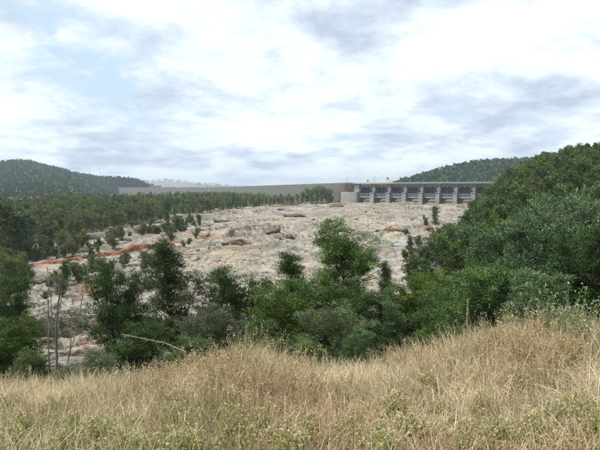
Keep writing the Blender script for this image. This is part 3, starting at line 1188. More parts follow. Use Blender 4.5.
rg_ = np.random.default_rng(41)
for i, (px, py, w_) in enumerate(((212, 226, 18), (250, 222, 15), (262, 226, 22), (288, 224, 14), (276, 213, 20), (306, 221, 12), (196, 229, 14), (225, 232, 16), (180, 250, 12), (155, 262, 10), (190, 258, 13),
                                  (258, 252, 12), (290, 240, 10), (345, 236, 11), (360, 222, 12), (405, 222, 12), (384, 214, 16), (348, 212, 12), (410, 262, 10), (372, 250, 9), (118, 246, 10), (240, 214, 16))):
    if i % 2 and px > 235:
        continue
    ledge(px, py, w_, rg_.uniform(1.8, 3.2), (M_brownrock, M_greyrock, M_boulder)[i % 3],
          ('brown weathered ledge jutting from the broken bedrock', 'dark grey ledge jutting from the broken bedrock', 'pale grey ledge jutting from the broken bedrock')[i % 3], 400 + i, rg_.uniform(-.2, .6), rg_.uniform(2, 4.5), group='ledges of the broken bedrock')

# shallow pool on the rock
def pool():
    x, y, z = POOL
    z += EZ
    n = 48
    a = np.arange(n) * 2 * pi / n
    px_, py_ = x + 14 * np.cos(a), y + 22.0 * np.sin(a)
    V = np.concatenate([np.stack([px_, py_, np.full(n, z)], -1), [[x, y, z]]])
    me = mesh_np('rock_pool', V, [np.array([(i, (i + 1) % n, n) for i in range(n)])])
    m, nt, out = new_mat('pool_water')
    t = NT(nt)
    nz = t.noise(t.pos(), 1.5, 3, 0.5)
    t.link(t.principled((0.24, 0.245, 0.23), 0.22, t.bump(nz, 0.1, 0.05), 0.5), out.inputs[0])
    tag(link('rock_pool', me, m), kind='structure')


pool()

# ------------------------------------------------------------------ trees
def gen_tree(seed, H, R, shape='round', base=0.15, nbr=50, clump=0.5, lpc=90, leaf=(0.20, 0.055), up=0.5, trunk_r=None, cols=((0.045, 0.075, 0.035), (0.085, 0.12, 0.06)), lean=0.03, stems=1, sides=6, droop=0.0, inner=0.35):
    rg = np.random.default_rng(seed)
    mb = MB()
    trunk_r = trunk_r or H * 0.018
    cl, cd, cr, cw = [], [], [], []
    for st in range(stems):
        n = 9
        t = np.linspace(0, 1, n)
        az = rg.uniform(0, 2 * pi)
        sp = (0.0 if stems == 1 else R * 0.30) + lean * H
        wob = np.cumsum(rg.normal(0, 0.012 * H, (n, 2)), axis=0) * t[:, None]
        hs = H * (1.0 if st == 0 else rg.uniform(0.72, 0.95))
        tp = np.stack([sp * cos(az) * t ** 1.2 + wob[:, 0], sp * sin(az) * t ** 1.2 + wob[:, 1], t * hs * 0.96 - 0.25 * (t == 0)], -1)
        mb.tube(tp, trunk_r * (1 - 0.9 * t) + 0.004 * H * 0.3, sides)
        nb = nbr // stems
        for i in range(nb):
            u = base + (0.98 - base) * ((i + rg.random()) / nb)
            q = (u - base) / (1 - base)
            if shape == 'cone':
                pr = (1 - q) ** 0.75 * min(1, 0.55 + q * 3.5) + 0.06
            elif shape == 'column':
                pr = min(1, 0.5 + q * 2.5) * (1 - q ** 2.6) ** 0.8 + 0.05
            elif shape == 'gum':
                pr = max(0.0, 1 - ((q - 0.55) / 0.55) ** 2) ** 0.5 * rg.choice([0.55, 0.85, 1.05]) + 0.08
            else:
                pr = max(0.0, 1 - ((q - 0.42) / 0.6) ** 2) ** 0.5 * rg.uniform(0.72, 1.08) + 0.05
            L = R * pr * rg.uniform(0.75, 1.12)
            az = i * 2.39996 + rg.normal(0, 0.35) + st
            el = up * rg.uniform(0.6, 1.4) + (0.5 * q if shape != 'cone' else 0.25 * q)
            p0 = np.array([np.interp(u, t, tp[:, k]) for k in range(3)])
            d0 = np.array([cos(az) * cos(el), sin(az) * cos(el), sin(el)])
            m = 5
            s = np.linspace(0, 1, m)
            bp = p0 + d0 * L * s[:, None] + np.array([0, 0, 1]) * (s ** 2)[:, None] * L * (0.18 - droop) + np.cumsum(rg.normal(0, 0.03 * L, (m, 3)), 0) * s[:, None]
            mb.tube(bp, trunk_r * 0.38 * (1 - u * 0.6) * (1 - 0.85 * s) + 0.0009 * H, 4)
            nc = max(1, int(round(L * (1 - inner) / (clump * 0.75))))
            for j in range(nc):
                f = 1.0 if nc == 1 else inner + (1 - inner) * (j / (nc - 1))
                k2 = 1 if f < 0.55 else 2
                for _ in range(k2):
                    lat = rg.normal(0, 1, 3) * clump * (0.45 + 0.35 * f)
                    c = np.array([np.interp(f, s, bp[:, k]) for k in range(3)]) + lat
                    cl.append(c)
                    cd.append(d0)
                    cr.append(clump * rg.uniform(0.6, 1.15))
                    cw.append(0.55 + 0.45 * f)
    cl, cd, cr = np.array(cl), np.array(cd), np.array(cr)
    n = len(cl)
    ball = unit(rg.normal(size=(n, lpc, 3))) * rg.uniform(0.05, 1, (n, lpc, 1)) ** 0.45
    squash = np.array([1, 1, 0.72])
    c = cl[:, None, :] + ball * cr[:, None, None] * squash
    d = unit(ball * 0.9 + cd[:, None, :] * 0.5 + np.array([0, 0, 0.35 - droop]) + 0.45 * rg.normal(size=(n, lpc, 3)))
    c0, c1 = np.array(cols[0]), np.array(cols[1])
    mixf = np.clip(rg.beta(1.6, 2.2, (n, 1)) + rg.normal(0, 0.18, (n, lpc)), 0, 1)
    C = c0 + (c1 - c0) * mixf[..., None]
    V, F, C = quads_cloud(c.reshape(-1, 3), d.reshape(-1, 3), leaf[0] * rg.uniform(0.6, 1.3, n * lpc), leaf[1] * rg.uniform(0.7, 1.3, n * lpc), C.reshape(-1, 3), rg)
    return mb.mesh('trunk', smooth=True), mesh_np('crown', V, [F], cols=np.clip(C, .003, 1)), (V, F, C)


def gen_tree2(seed, H, R, shape='round', base=0.12, limbs=16, subs=7, clump=0.32, lpc=120, leaf=(0.15, 0.024), up=0.55, cols=None, stems=1, lean=0.03, trunk_r=None):
    """a tree of lobes: limbs, side branches on their outer half, leaf sprays at the ends; gaps stay open between lobes"""
    rg = np.random.default_rng(seed)
    mb = MB()
    trunk_r = trunk_r or H * 0.016
    cl, cd, cr = [], [], []
    for st in range(stems):
        n = 9
        t = np.linspace(0, 1, n)
        az0 = rg.uniform(0, 2 * pi)
        sp = (0.0 if stems == 1 else R * 0.34) + lean * H
        wob = np.cumsum(rg.normal(0, 0.014 * H, (n, 2)), axis=0) * t[:, None]
        hs = H * (1.0 if st == 0 else rg.uniform(0.62, 0.92))
        tp = np.stack([sp * cos(az0) * t ** 1.1 + wob[:, 0], sp * sin(az0) * t ** 1.1 + wob[:, 1], t * hs * 0.97 - 0.25 * (t == 0)], -1)
        mb.tube(tp, trunk_r * (1 - 0.9 * t) + 0.0015 * H, 6)
        nb = max(4, limbs // stems)
        for i in range(nb):
            u = base + (0.985 - base) * ((i + rg.uniform(.2, .8)) / nb)
            q = (u - base) / (1 - base)
            if shape == 'cone':
                pr = (1 - q) ** 0.8 * min(1, 0.6 + q * 3) + 0.05
            elif shape == 'tall':
                pr = (0.55 + 0.45 * sin(q * 9.0 + seed)) * max(0.0, 1 - ((q - 0.45) / 0.62) ** 2) ** 0.5 + 0.10
            else:
                pr = max(0.0, 1 - ((q - 0.40) / 0.63) ** 2) ** 0.5 + 0.05
            L = R * pr * rg.uniform(0.6, 1.15)
            az = i * 2.39996 + rg.normal(0, 0.4) + st * 1.3
            el = up * rg.uniform(0.5, 1.5) + 0.55 * q
            p0 = np.array([np.interp(u, t, tp[:, k]) for k in range(3)])
            d0 = np.array([cos(az) * cos(el), sin(az) * cos(el), sin(el)])
            m = 5
            s = np.linspace(0, 1, m)
            bp = p0 + d0 * L * s[:, None] + np.array([0, 0, 1]) * (s ** 2)[:, None] * L * 0.22 + np.cumsum(rg.normal(0, 0.04 * L, (m, 3)), 0) * s[:, None]
            mb.tube(bp, trunk_r * 0.45 * (1 - u * 0.6) * (1 - 0.85 * s) + 0.0008 * H, 5)
            ns = max(2, int(round(subs * (0.4 + 0.6 * L / R))))
            for j in range(ns):
                f = 1.0 if j == 0 else rg.uniform(0.3, 1.0)
                b0 = np.array([np.interp(f, s, bp[:, k]) for k in range(3)])
                d1 = unit(d0 * (1.0 if j == 0 else 0.55) + rg.normal(0, 0.55, 3) + np.array([0, 0, 0.45]))
                l1 = max(clump * 1.3, 0.34 * L * rg.uniform(0.6, 1.25))
                e0 = b0 + d1 * l1
                mb.tube([b0, (b0 + e0) / 2 + rg.normal(0, .04 * l1, 3), e0], [0.0016 * H, 0.0011 * H, 0.0006 * H], 3)
                nc = max(1, int(round(l1 / (clump * 1.15))))
                for k2 in range(nc):
                    g = (k2 + 1) / nc
                    cl.append(b0 + (e0 - b0) * g + rg.normal(0, clump * .3, 3))
                    cd.append(d1)
                    cr.append(clump * rg.uniform(0.55, 1.2))
    cl, cd, cr = np.array(cl), np.array(cd), np.array(cr)
    n = len(cl)
    ball = unit(rg.normal(size=(n, lpc, 3))) * rg.uniform(0.02, 1, (n, lpc, 1)) ** 0.55
    c = cl[:, None, :] + ball * cr[:, None, None] * np.array([1, 1, 0.8])
    d = unit(ball * 0.7 + cd[:, None, :] * 0.7 + np.array([0, 0, 0.35]) + 0.4 * rg.normal(size=(n, lpc, 3)))
    c0, c1 = np.array(cols[0]), np.array(cols[1])
    mixf = np.clip(rg.beta(1.4, 2.2, (n, 1)) + rg.normal(0, 0.2, (n, lpc)), 0, 1)
    C = c0 + (c1 - c0) * mixf[..., None]
    V, F, C = quads_cloud(c.reshape(-1, 3), d.reshape(-1, 3), leaf[0] * rg.uniform(0.6, 1.3, n * lpc), leaf[1] * rg.uniform(0.7, 1.3, n * lpc), C.reshape(-1, 3), rg)
    return mb.mesh('trunk', smooth=True), mesh_np('crown', V, [F], cols=np.clip(C, .003, 1)), n * lpc


OCC = []     # (px, py_centre, half width, half height, depth) of things already placed: occluders for the scatter


def place_tree(kind, x, y, z, H, rotz, label, cat, group=None, name='tree', bark=None, sx=1.0, rg=None):
    tm, cm, H0 = kind
    s = H / H0
    root = link(name, None, loc=(x, y, z), rot=(0, 0, rotz), scale=(s * sx, s * sx, s))
    tag(root, label, cat, group)
    link('trunk', tm, bark or M_bark, root)
    link('crown', cm, M_leaf, root)
    return root


DK = ((0.020, 0.040, 0.013), (0.100, 0.158, 0.050))
GR = ((0.027, 0.052, 0.015), (0.140, 0.215, 0.064))
BL = ((0.031, 0.060, 0.024), (0.180, 0.275, 0.115))
GY = ((0.048, 0.066, 0.032), (0.180, 0.210, 0.115))


def kind(seed, H, R, *a, **k):
    tm, cm, n = gen_tree2(seed, H, R, *a, **k)
    print('crown', seed, n)
    return (tm, cm, H)


K_cone = kind(11, 7.5, 1.45, 'cone', 0.04, 64, 7, 0.27, 66, up=0.75, cols=DK)
K_round = kind(12, 7.0, 2.6, 'round', 0.06, 38, 15, 0.35, 56, leaf=(0.17, 0.036), up=0.6, cols=GR, stems=2)
K_round2 = kind(22, 7.0, 2.3, 'round', 0.08, 34, 14, 0.34, 56, leaf=(0.17, 0.036), up=0.75, cols=DK, stems=3)
K_tall = kind(13, 7.5, 2.4, 'tall', 0.10, 46, 14, 0.36, 88, leaf=(0.15, 0.034), up=0.6, cols=GR, lean=0.05)
K_big = kind(14, 9.0, 4.0, 'round', 0.04, 64, 18, 0.42, 58, leaf=(0.18, 0.046), up=0.5, cols=BL, stems=3)
K_bush = kind(15, 5.0, 2.2, 'round', 0.02, 40, 12, 0.32, 54, leaf=(0.16, 0.035), up=0.7, cols=GR, stems=4)
K_bush2 = kind(25, 5.0, 2.0, 'tall', 0.02, 44, 12, 0.32, 62, leaf=(0.16, 0.034), up=0.85, cols=BL, stems=4)
K_open = kind(16, 6.5, 2.2, 'round', 0.10, 32, 13, 0.33, 56, leaf=(0.16, 0.034), up=0.7, cols=DK, stems=2)
K_grey = kind(17, 4.0, 1.7, 'round', 0.03, 30, 10, 0.29, 56, up=0.8, cols=GY, stems=3)


def near_tree(kind, px, top, Y, wpx, label, cat='tree', name='tree', rotz=0.0, w0=None):
    """a tree rooted on the slope at distance Y whose top reaches row top of the photograph"""
    p = P(px, top, Y)
    g = gz_at(p[0], Y)[0]
    H = p[2] - g
    vs = np.array([0.0])
    s = H / kind[2]
    co = np.empty(len(kind[1].vertices) * 3, dtype=np.float32)
    kind[1].vertices.foreach_get('co', co)
    co = co.reshape(-1, 3)
    H = H * kind[2] / np.percentile(co[:, 2], 99.9)
    s = H / kind[2]
    wid = np.percentile(co[:, 0], 99) - np.percentile(co[:, 0], 1)
    sx = (1.18 * wpx / FPX * Y) / (wid * s)
    place_tree(kind, p[0], Y, g - 0.1, H, rotz, label, cat, None, name, sx=float(np.clip(sx, 0.6, 1.7)))
    _, py, dep = project(p[0], Y, g)
    OCC.append((px, (top + py) / 2, wpx / 2 * 0.85, (py - top) / 2, Y))


near_tree(K_open, 118, 254, 24, 64, 'dark open crowned tree right of the dead trunks', rotz=0.4)
near_tree(K_cone, 176, 239, 23, 52, 'dark pointed cypress pine standing tallest between two rounder trees', 'cypress pine', 'cypress_pine', 1.0)
near_tree(K_round2, 236, 262, 24, 70, 'rounded mid green tree with pale twigs behind the tallest dry grass', rotz=2.0)
near_tree(K_cone, 298, 249, 25, 40, 'slender cypress pine leaning on the tallest round crowned tree', 'cypress pine', 'cypress_pine', 2.5)
near_tree(K_tall, 346, 219, 26, 76, 'tallest bushy green tree with forked crown against the pale rock', rotz=0.7)
near_tree(K_bush, 283, 280, 21, 60, 'low bushy shrub under the slender cypress pine', 'shrub', 'shrub', 0.2)
near_tree(K_grey, 328, 300, 18.5, 70, 'wide greyish shrub in front of the tallest green tree', 'shrub', 'shrub', 1.2)
near_tree(K_round, 340, 268, 22.5, 70, 'dense green tree crowding the front of the tallest tree', rotz=2.2)
near_tree(K_cone, 388, 261, 30, 22, 'small pointed young cypress between the tallest tree and the round shrubs', 'cypress pine', 'cypress_pine', 0.3)
near_tree(K_round, 420, 268, 27, 66, 'round green tree below the pale pool and rock', rotz=3.1)
near_tree(K_bush2, 385, 288, 21, 56, 'dense green shrub at the foot of the small pointed cypress', 'shrub', 'shrub', 2.2)
near_tree(K_bush, 440, 284, 22, 66, 'green shrub filling the dip before the broad bluish tree', 'shrub', 'shrub', 4.0)
near_tree(K_big, 572, 188, 21, 140, 'broad bluish green tree with layered crown, largest on the slope', rotz=0.9)
near_tree(K_round, 512, 222, 23, 78, 'green tree leaning against the left side of the broad tree', rotz=5.2)
near_tree(K_bush2, 478, 262, 18.5, 66, 'bluish green shrub leaning out from under the broad tree', 'shrub', 'shrub', 5.0)
near_tree(K_round2, 606, 222, 17, 90, 'dense green tree beside the grassy mound', rotz=1.7)
near_tree(K_bush2, 538, 268, 15.5, 84, 'dark leafy shrub just behind the grassy mound', 'shrub', 'shrub', 0.9)
near_tree(K_round2, 6, 262, 30, 44, 'dark tree left of the dead trunks with its foot in the shrubs', rotz=4.4)
near_tree(K_bush, 12, 313, 19, 80, 'dark low shrub filling the corner left of the dead trunks', 'shrub', 'shrub', 3.0)
near_tree(K_grey, 210, 302, 18, 56, 'greyish low shrub rising behind dry seed heads below the pointed cypress', 'shrub', 'shrub', 1.9)
near_tree(K_bush2, 358, 326, 14.5, 54, 'small bluish shrub at the grass edge below the tallest tree', 'shrub', 'shrub', 0.5)
near_tree(K_bush, 140, 318, 19, 66, 'dark shrub under the open crowned tree', 'shrub', 'shrub', 2.9)
near_tree(K_bush, 262, 316, 17, 56, 'leafy shrub between the rounded tree and the slender cypress', 'shrub', 'shrub', 3.9)
near_tree(K_bush, 425, 326, 14.5, 76, 'low dark shrub behind the seed heads before the mound', 'shrub', 'shrub', 5.9)
near_tree(K_bush, 470, 322, 13.5, 60, 'dark shrub tucked against the foot of the grassy mound', 'shrub', 'shrub', 4.1)
near_tree(K_bush, 30, 345, 15.5, 54, 'dark undergrowth shrub at the foot of the dark stemmed dead tree', 'shrub', 'shrub', 1.1)
near_tree(K_grey, 92, 346, 15.0, 50, 'pale grey green shrub beside the leaning dead tree', 'shrub', 'shrub', 0.1)
near_tree(K_grey, 66, 362, 13.5, 44, 'small grey shrub between the dead stems and the grass', 'shrub', 'shrub', 2.1)
near_tree(K_bush, 188, 332, 13.5, 50, 'dark shrub close behind the level dry stem', 'shrub', 'shrub', 2.6)
near_tree(K_bush2, 310, 336, 13.0, 60, 'green shrub hugging the brow under the greyish shrub', 'shrub', 'shrub', 3.3)


# dead trees
def dead_tree(paths, mat, label, name='dead_tree', tw=7):
    base = np.array(paths[0][0][0])
    root = link(name, None, loc=base)
    tag(root, label, 'dead tree')
    for i, (pts, r0, r1) in enumerate(paths):
        pts = np.array(pts) - base
        t = np.linspace(0, 1, len(pts))
        tt = np.linspace(0, 1, 18)
        rg = np.random.default_rng(int(abs(pts.sum()) * 100) + i)
        q = np.stack([np.interp(tt, t, pts[:, k]) for k in range(3)], -1)
        L0 = np.linalg.norm(pts[-1] - pts[0])
        q[1:] += np.cumsum(rg.normal(0, 0.006 * L0, (17, 3)), 0) * 0.6 + rg.normal(0, 0.003 * L0, (17, 3))
        m = MB()
        m.tube(q, 0.66 * (r0 + (r1 - r0) * tt) * (1 + rg.normal(0, .10, 18)), 7)
        for k in range(tw):
            f = rg.uniform(.3, .98)
            p0 = np.array([np.interp(f, tt, q[:, j]) for j in range(3)])
            dv = unit(rg.normal(size=3) * [1, .6, .5] + unit(pts[-1] - pts[0]) * .8)
            L = rg.uniform(.05, .17) * L0 * (1.15 - f * .5)
            p1 = p0 + dv * L * .5 + rg.normal(0, .06 * L, 3)
            p2 = p0 + dv * L + np.array([0, 0, .15 * L]) + rg.normal(0, .1 * L, 3)
            rr_ = max(r1 * .7, r0 * .16)
            m.tube([p0, p1, p2], [rr_, rr_ * .7, rr_ * .3], 4)
            for _ in range(2):
                dw = unit(dv + rg.normal(0, .6, 3))
                m.tube([p1, p1 + dw * L * .25, p1 + dw * L * .45 + [0, 0, .06 * L]], [rr_ * .45, rr_ * .35, rr_ * .2], 3)
        link('trunk' if i == 0 else 'branch', m.mesh('stem', smooth=True), mat, root)


def pl(Y, *pp):
    return [P(a, b, Y + 0.12 * k) for k, (a, b) in enumerate(pp)]


dead_tree([(pl(15, (55, 425), (54, 380), (53, 340), (54, 312), (57, 290), (58, 270)), 0.075, 0.022),
           (pl(15.05, (54, 345), (51, 322), (49, 300), (46, 286)), 0.035, 0.010),
           (pl(15.1, (55, 318), (61, 302), (62, 284)), 0.028, 0.008)], M_deaddark, 'dead tree with dark charred upright stems rising from the grass edge')
dead_tree([(pl(14.5, (60, 425), (63, 385), (70, 352), (78, 318), (84, 278), (92, 238)), 0.040, 0.009),
           (pl(14.6, (67, 366), (71, 340), (72, 312), (71, 292)), 0.028, 0.008),
           (pl(14.6, (78, 316), (73, 298), (66, 284)), 0.018, 0.005)], M_deadwood, 'bare silvery grey dead tree leaning right with thin forked branches', tw=8)
dead_tree([(pl(15.6, (50, 420), (51, 360), (51, 310), (51, 266)), 0.042, 0.014),
           (pl(15.6, (51, 330), (44, 310), (33, 290), (26, 268)), 0.022, 0.006)], M_deadwood, 'straight pale grey dead stem close beside the charred one')
dead_tree([(pl(150, (494, 236), (494, 214), (493, 204)), 0.30, 0.10)] +
          [(pl(150, (494, 222 - 2 * k), (494 + a * .5, 212 - k), (494 + a, b)), 0.13, 0.04) for k, (a, b) in enumerate(((-9, 203), (8, 202), (-4, 197), (5, 196), (11, 207), (0, 194)))],
          M_deadwood, 'grey leafless tree high among the dark trees of the right slope')

# woods -------------------------------------------------------------
OL = ((0.056, 0.072, 0.026), (0.225, 0.240, 0.100))
GR = ((0.036, 0.064, 0.020), (0.190, 0.260, 0.085))
DK = ((0.028, 0.050, 0.017), (0.150, 0.215, 0.072))
tm, cm, raw = gen_tree(31, 11, 3.8, 'gum', 0.22, 22, 1.0, 22, (0.75, 0.42), 0.7, cols=OL, stems=2, sides=5)
F1 = (tm, cm, 11)
tm, cm, raw2 = gen_tree(32, 11, 3.2, 'round', 0.15, 24, 0.95, 22, (0.75, 0.42), 0.6, cols=GR, sides=5)
F2 = (tm, cm, 11)
tm, cm, raw3 = gen_tree(33, 12, 2.8, 'gum', 0.25, 22, 0.95, 22, (0.75, 0.42), 0.8, cols=DK, sides=5)
F3 = (tm, cm, 12)
tm, cm, raw4 = gen_tree(34, 9, 1.7, 'cone', 0.08, 34, 0.6, 34, (0.55, 0.22), 0.7, cols=DK, sides=5)
H1 = (tm, cm, 9)
tm, cm, raw5 = gen_tree(35, 9, 2.7, 'round', 0.12, 34, 0.75, 34, (0.6, 0.25), 0.6, cols=DK, sides=5, stems=2)
H2 = (tm, cm, 9)
tm, cm, raw6 = gen_tree(36, 9.5, 2.4, 'gum', 0.2, 32, 0.75, 34, (0.6, 0.25), 0.7, cols=((0.030, 0.050, 0.017), (0.165, 0.215, 0.072)), sides=5)
H3 = (tm, cm, 9.5)
tm, cm, raw7 = gen_tree(37, 4.5, 2.1, 'round', 0.05, 22, 0.5, 24, (0.42, 0.2), 0.6, cols=OL, sides=5, stems=2)
S1 = (tm, cm, 4.5)
tm, cm, raw8 = gen_tree(38, 5.5, 1.5, 'cone', 0.08, 24, 0.45, 26, (0.42, 0.2), 0.8, cols=DK, sides=5)
S2 = (tm, cm, 5.5)
RAW = {id(F1): (raw, 11), id(F2): (raw2, 11), id(F3): (raw3, 12), id(H1): (raw4, 9), id(H2): (raw5, 9), id(H3): (raw6, 9.5)}


def jitter_grid(x0, x1, y0, y1, s, rg):
    gx, gy = np.meshgrid(np.arange(x0, x1, s), np.arange(y0, y1, s))
    gx, gy = gx.ravel(), gy.ravel()
    return gx + rg.uniform(-.45, .45, gx.shape) * s, gy + rg.uniform(-.45, .45, gy.shape) * s


def visible(x, y, z, H, hw):
    """photo pixels of each tree left free by what stands nearer"""
    px, pt, dep = project(x, y, z + H)
    _, pb, _ = project(x, y, z)
    w = hw * FPX / dep
    buf = np.zeros((450, 600), bool)
    items = [(d, a, b, c, e, -1) for a, b, c, e, d in OCC] + [(dep[i], px[i], (pt[i] + pb[i]) / 2, w[i], (pb[i] - pt[i]) / 2, i) for i in range(len(x))]
    items.sort(key=lambda q: q[0])
    vis = np.zeros(len(x))
    for d, cx, cy, a, b, i in items:
        x0, x1 = int(max(0, cx - a)), int(min(600, cx + a + 1))
        y0, y1 = int(max(0, cy - b)), int(min(450, cy + b + 1))
        if x1 <= x0 or y1 <= y0:
            continue
        yy, xx = np.mgrid[y0:y1, x0:x1]
        e = ((xx + .5 - cx) / (a + .3)) ** 2 + ((yy + .5 - cy) / (b + .3)) ** 2 <= 1
        sub = buf[y0:y1, x0:x1]
        if i >= 0:
            vis[i] = (e & ~sub).sum()
        sub |= e
    return vis


def wood(x, y, z, H, kinds, pick, hw, label, cat, group, name, stuff, stufflabel, limit, bark, rg, namer=None):
    vis = visible(x, y, z, H, hw)
    order = np.argsort(-vis)
    ind = order[:limit][vis[order[:limit]] > 1]
    rest = np.setdiff1d(np.arange(len(x)), ind)
    for i in ind:
        k = kinds[pick[i]]
        lab = label(i, pick[i])
        ct = cat if isinstance(cat, str) else cat[pick[i]]
        nm = name if isinstance(name, str) else name[pick[i]]
        gp = group if isinstance(group, str) else group[pick[i]]
        place_tree(k, x[i], y[i], z[i] - .2, H[i], rg.uniform(0, 6.28), lab, ct, gp, nm, bark, sx=rg.uniform(.85, 1.2))
    Vs, Fs, Cs, off = [], [], [], 0
    for i in rest:
        (V, F, C), H0 = RAW[id(kinds[pick[i]])]
        nq = len(F)
        sel = rg.choice(nq, min(nq, 56), replace=False)
        s = H[i] / H0
        a = rg.uniform(0, 6.28)
        v = V.reshape(nq, 4, 3)[sel].copy()
        c0 = v.mean(1, keepdims=True)
        v = c0 + (v - c0) * 2.5
        v = v.reshape(-1, 3) * s
        v = np.stack([v[:, 0] * cos(a) - v[:, 1] * sin(a) + x[i], v[:, 0] * sin(a) + v[:, 1] * cos(a) + y[i], v[:, 2] + z[i]], -1)
        Vs.append(v)
        Cs.append(C.reshape(nq, 4, 3)[sel].reshape(-1, 3) * rg.uniform(0.75, 1.25))
        Fs.append(np.arange(len(v)).reshape(-1, 4) + off)
        off += len(v)
    if Vs:
        me = mesh_np(stuff, np.concatenate(Vs), [np.concatenate(Fs)], cols=np.concatenate(Cs))
        tag(link(stuff, me, M_leaf_far), stufflabel, 'woodland', None, 'stuff')
    return len(ind), len(rest), vis


rg = np.random.default_rng(5)
# left bank wood
x, y = jitter_grid(-560, 40, 150, 760, 7.4, rg)
d = np.interp(y, *XL) - x
k = (d > 4 + 5 * fbm(x / 25, y / 25, 2, 3)) & (np.abs(x) / y < 0.74) & (d < 190 + 0 * y)
k &= (y < 560) | (x < np.interp(y, [560, 800], [-30, -110]))
x, y = x[k], y[k]
z = gz_at(x, y)
H = rg.uniform(5.5, 11.0, len(x)) * (1 + 0.12 * fbm(x / 40, y / 40, 2, 9))
H = np.where(y > 300, H * np.interp(y, [300, 500], [1.0, 0.8]), H)
pick = rg.choice(3, len(x), p=[.4, .35, .25])
dl_ = np.interp(y, *XL) - x


def lab_left(i, k):
    what = ('spreading olive green gum', 'dense rounded green tree', 'tall dark green gum')[k]
    if y[i] > 480:
        return what + ' at the far end of the wood below the embankment dam'
    if dl_[i] < 14:
        return what + ' in the front row of the wood facing the bare rock'
    if dl_[i] < 45:
        return what + ' rising just behind the front row of the channel wood'
    return what + ' deep in the channel wood with only its top showing'


r1 = wood(x, y, z, H, [F1, F2, F3], pick, 2.6,
          lab_left,
          'gum tree', ['spreading gums of the left bank wood', 'rounded trees of the left bank wood', 'tall gums of the left bank wood'], 'gum_tree',
          'bank_woodland', 'mass of gum trees deep in the wood between channel and embankment', 290, M_gumbark, rg)

# right slope wood
x, y = jitter_grid(0, 330, 56, 470, 5.6, rg)
d = x - np.interp(y, *XE)
k = (d > 5 + 4 * fbm(x / 15, y / 15, 2, 13)) & (x / y < 0.76) & (d < 135) & (x / y > 0.2)
x, y = x[k], y[k]
z = gz_at(x, y)
H = rg.uniform(4.5, 10.5, len(x)) * np.interp(y, [62, 110, 220], [0.6, 0.75, 1.0])
pick = rg.choice(3, len(x), p=[.4, .35, .25])
dr_ = x - np.interp(y, *XE)


def lab_right(i, k):
    what = ('dark pointed cypress pine', 'dark rounded tree', 'olive green gum')[k]
    if dr_[i] < 16:
        return what + ' at the foot of the wooded slope beside the bedrock'
    if z[i] + H[i] > EZ + 14:
        return what + ' near the skyline of the wooded slope'
    return what + ' halfway up the wooded slope'


r2 = wood(x, y, z, H, [H1, H2, H3], pick, 1.9,
          lab_right,
          ['cypress pine', 'tree', 'gum tree'], ['pointed cypresses of the slope wood', 'rounded trees of the slope wood', 'gums of the slope wood'],
          ['cypress_pine', 'hillside_tree', 'gum_tree'], 'slope_woodland', 'dark trees deep in the wood covering the right hand slope', 290, M_bark, rg)
print('woods', r1[:2], r2[:2])

# saplings and shrubs scattered over the left side of the rock
n = 0
for t_ in range(1600):
    if n >= 190:
        break
    px = 200 * rg.random() ** 1.2 if n > 12 else rg.uniform(405, 445)
    lo = np.interp(px, [0, 100, 200, 300, 445], [256, 240, 219, 205, 222])
    py = lo + rg.exponential(10 + 8 * (px < 170)) if px < 400 else rg.uniform(225, 275)
    if py > 300:
        continue
    rl = np.interp(px, [34, 60, 85, 112, 140, 166], [266, 264, 259, 256, 250, 246])
    if 25 < px < 175 and rl - 2 < py < rl + 15 and rg.random() < .93:
        continue
    x_, y_ = ground_ray(px, py)
    if rock_mask(np.array([x_]), np.array([y_]))[0] < 0.3:
        continue
    zz = rock_z(x_, y_)[0]
    c = rg.random() < 0.8
    h = rg.uniform(2.5, 6.2)
    if px > 400:
        where = 'at the foot of the right hand wooded slope'
    elif np.interp(y_, *XL) - x_ > -3:
        where = 'at the edge of the channel wood'
    elif py > rl + 10:
        where = 'in front of the red earth bank'
    elif px > 170:
        where = 'beyond the end of the red earth bank'
    else:
        where = 'between the red earth bank and the wood'
    if c:
        place_tree(S1, x_, y_, zz - .1, h * .9, rg.uniform(0, 6), ('low' if h < 4.3 else 'broad') + ' rounded shrub on bedrock ' + where, 'shrub', 'shrubs on the open bedrock', 'rock_shrub')
    else:
        place_tree(S2, x_, y_, zz - .1, h * 1.15, rg.uniform(0, 6), ('short' if h < 4.3 else 'taller') + ' young cypress on bedrock ' + where, 'sapling', 'young cypresses on the open bedrock', 'sapling')
    n += 1
x_, y_ = ground_ray(435, 226)
place_tree(H3, x_, y_, rock_z(x_, y_)[0] - .2, 10.5, 0.4, 'lone slender gum on bedrock in front of the spillway piers', 'gum tree', None, 'gum_tree', sx=0.8)
for px, y_, h in ((312, 552, 14.0), (322, 556, 16.0), (330, 560, 13.0), (303, 548, 12.0), (317, 570, 17), (326, 575, 15), (308, 565, 14)):
    x_ = (px - 300) / FPX * y_
    place_tree(F2, x_, y_, rock_z(x_, y_)[0] - .3, h, px, 'dark green tree in the clump left of the spillway training wall', 'tree', 'clump beside the spillway training wall', 'bank_tree')
for px, py, h in ((388, 180, 4.5), (401, 179.6, 4.2), (405, 179.5, 5.0), (412, 179, 4.6), (368, 182, 4)):
    p = P(px, py, 1500)
    place_tree(S1, p[0], 1500, p[2] - 2.0, h * 1.8, px, 'tiny dark tree on the bare pale knoll above the bridge', 'tree', 'trees on the pale knoll', 'knoll_tree')
# large dark trees at the left edge of the wood
for i, (px, py, h, lab) in enumerate(((5, 262, 19, 'tall dark tree with wide shadowy crown where the wood meets the rock'), (24, 258, 15, 'dark spreading tree beside the tallest tree of the wood edge'))):
    x_, y_ = ground_ray(px, py)
    place_tree(F3, x_, y_, rock_z(x_, y_)[0] - .2, h, 2.0 * i, lab, 'tree', None, 'gum_tree', sx=1.3)
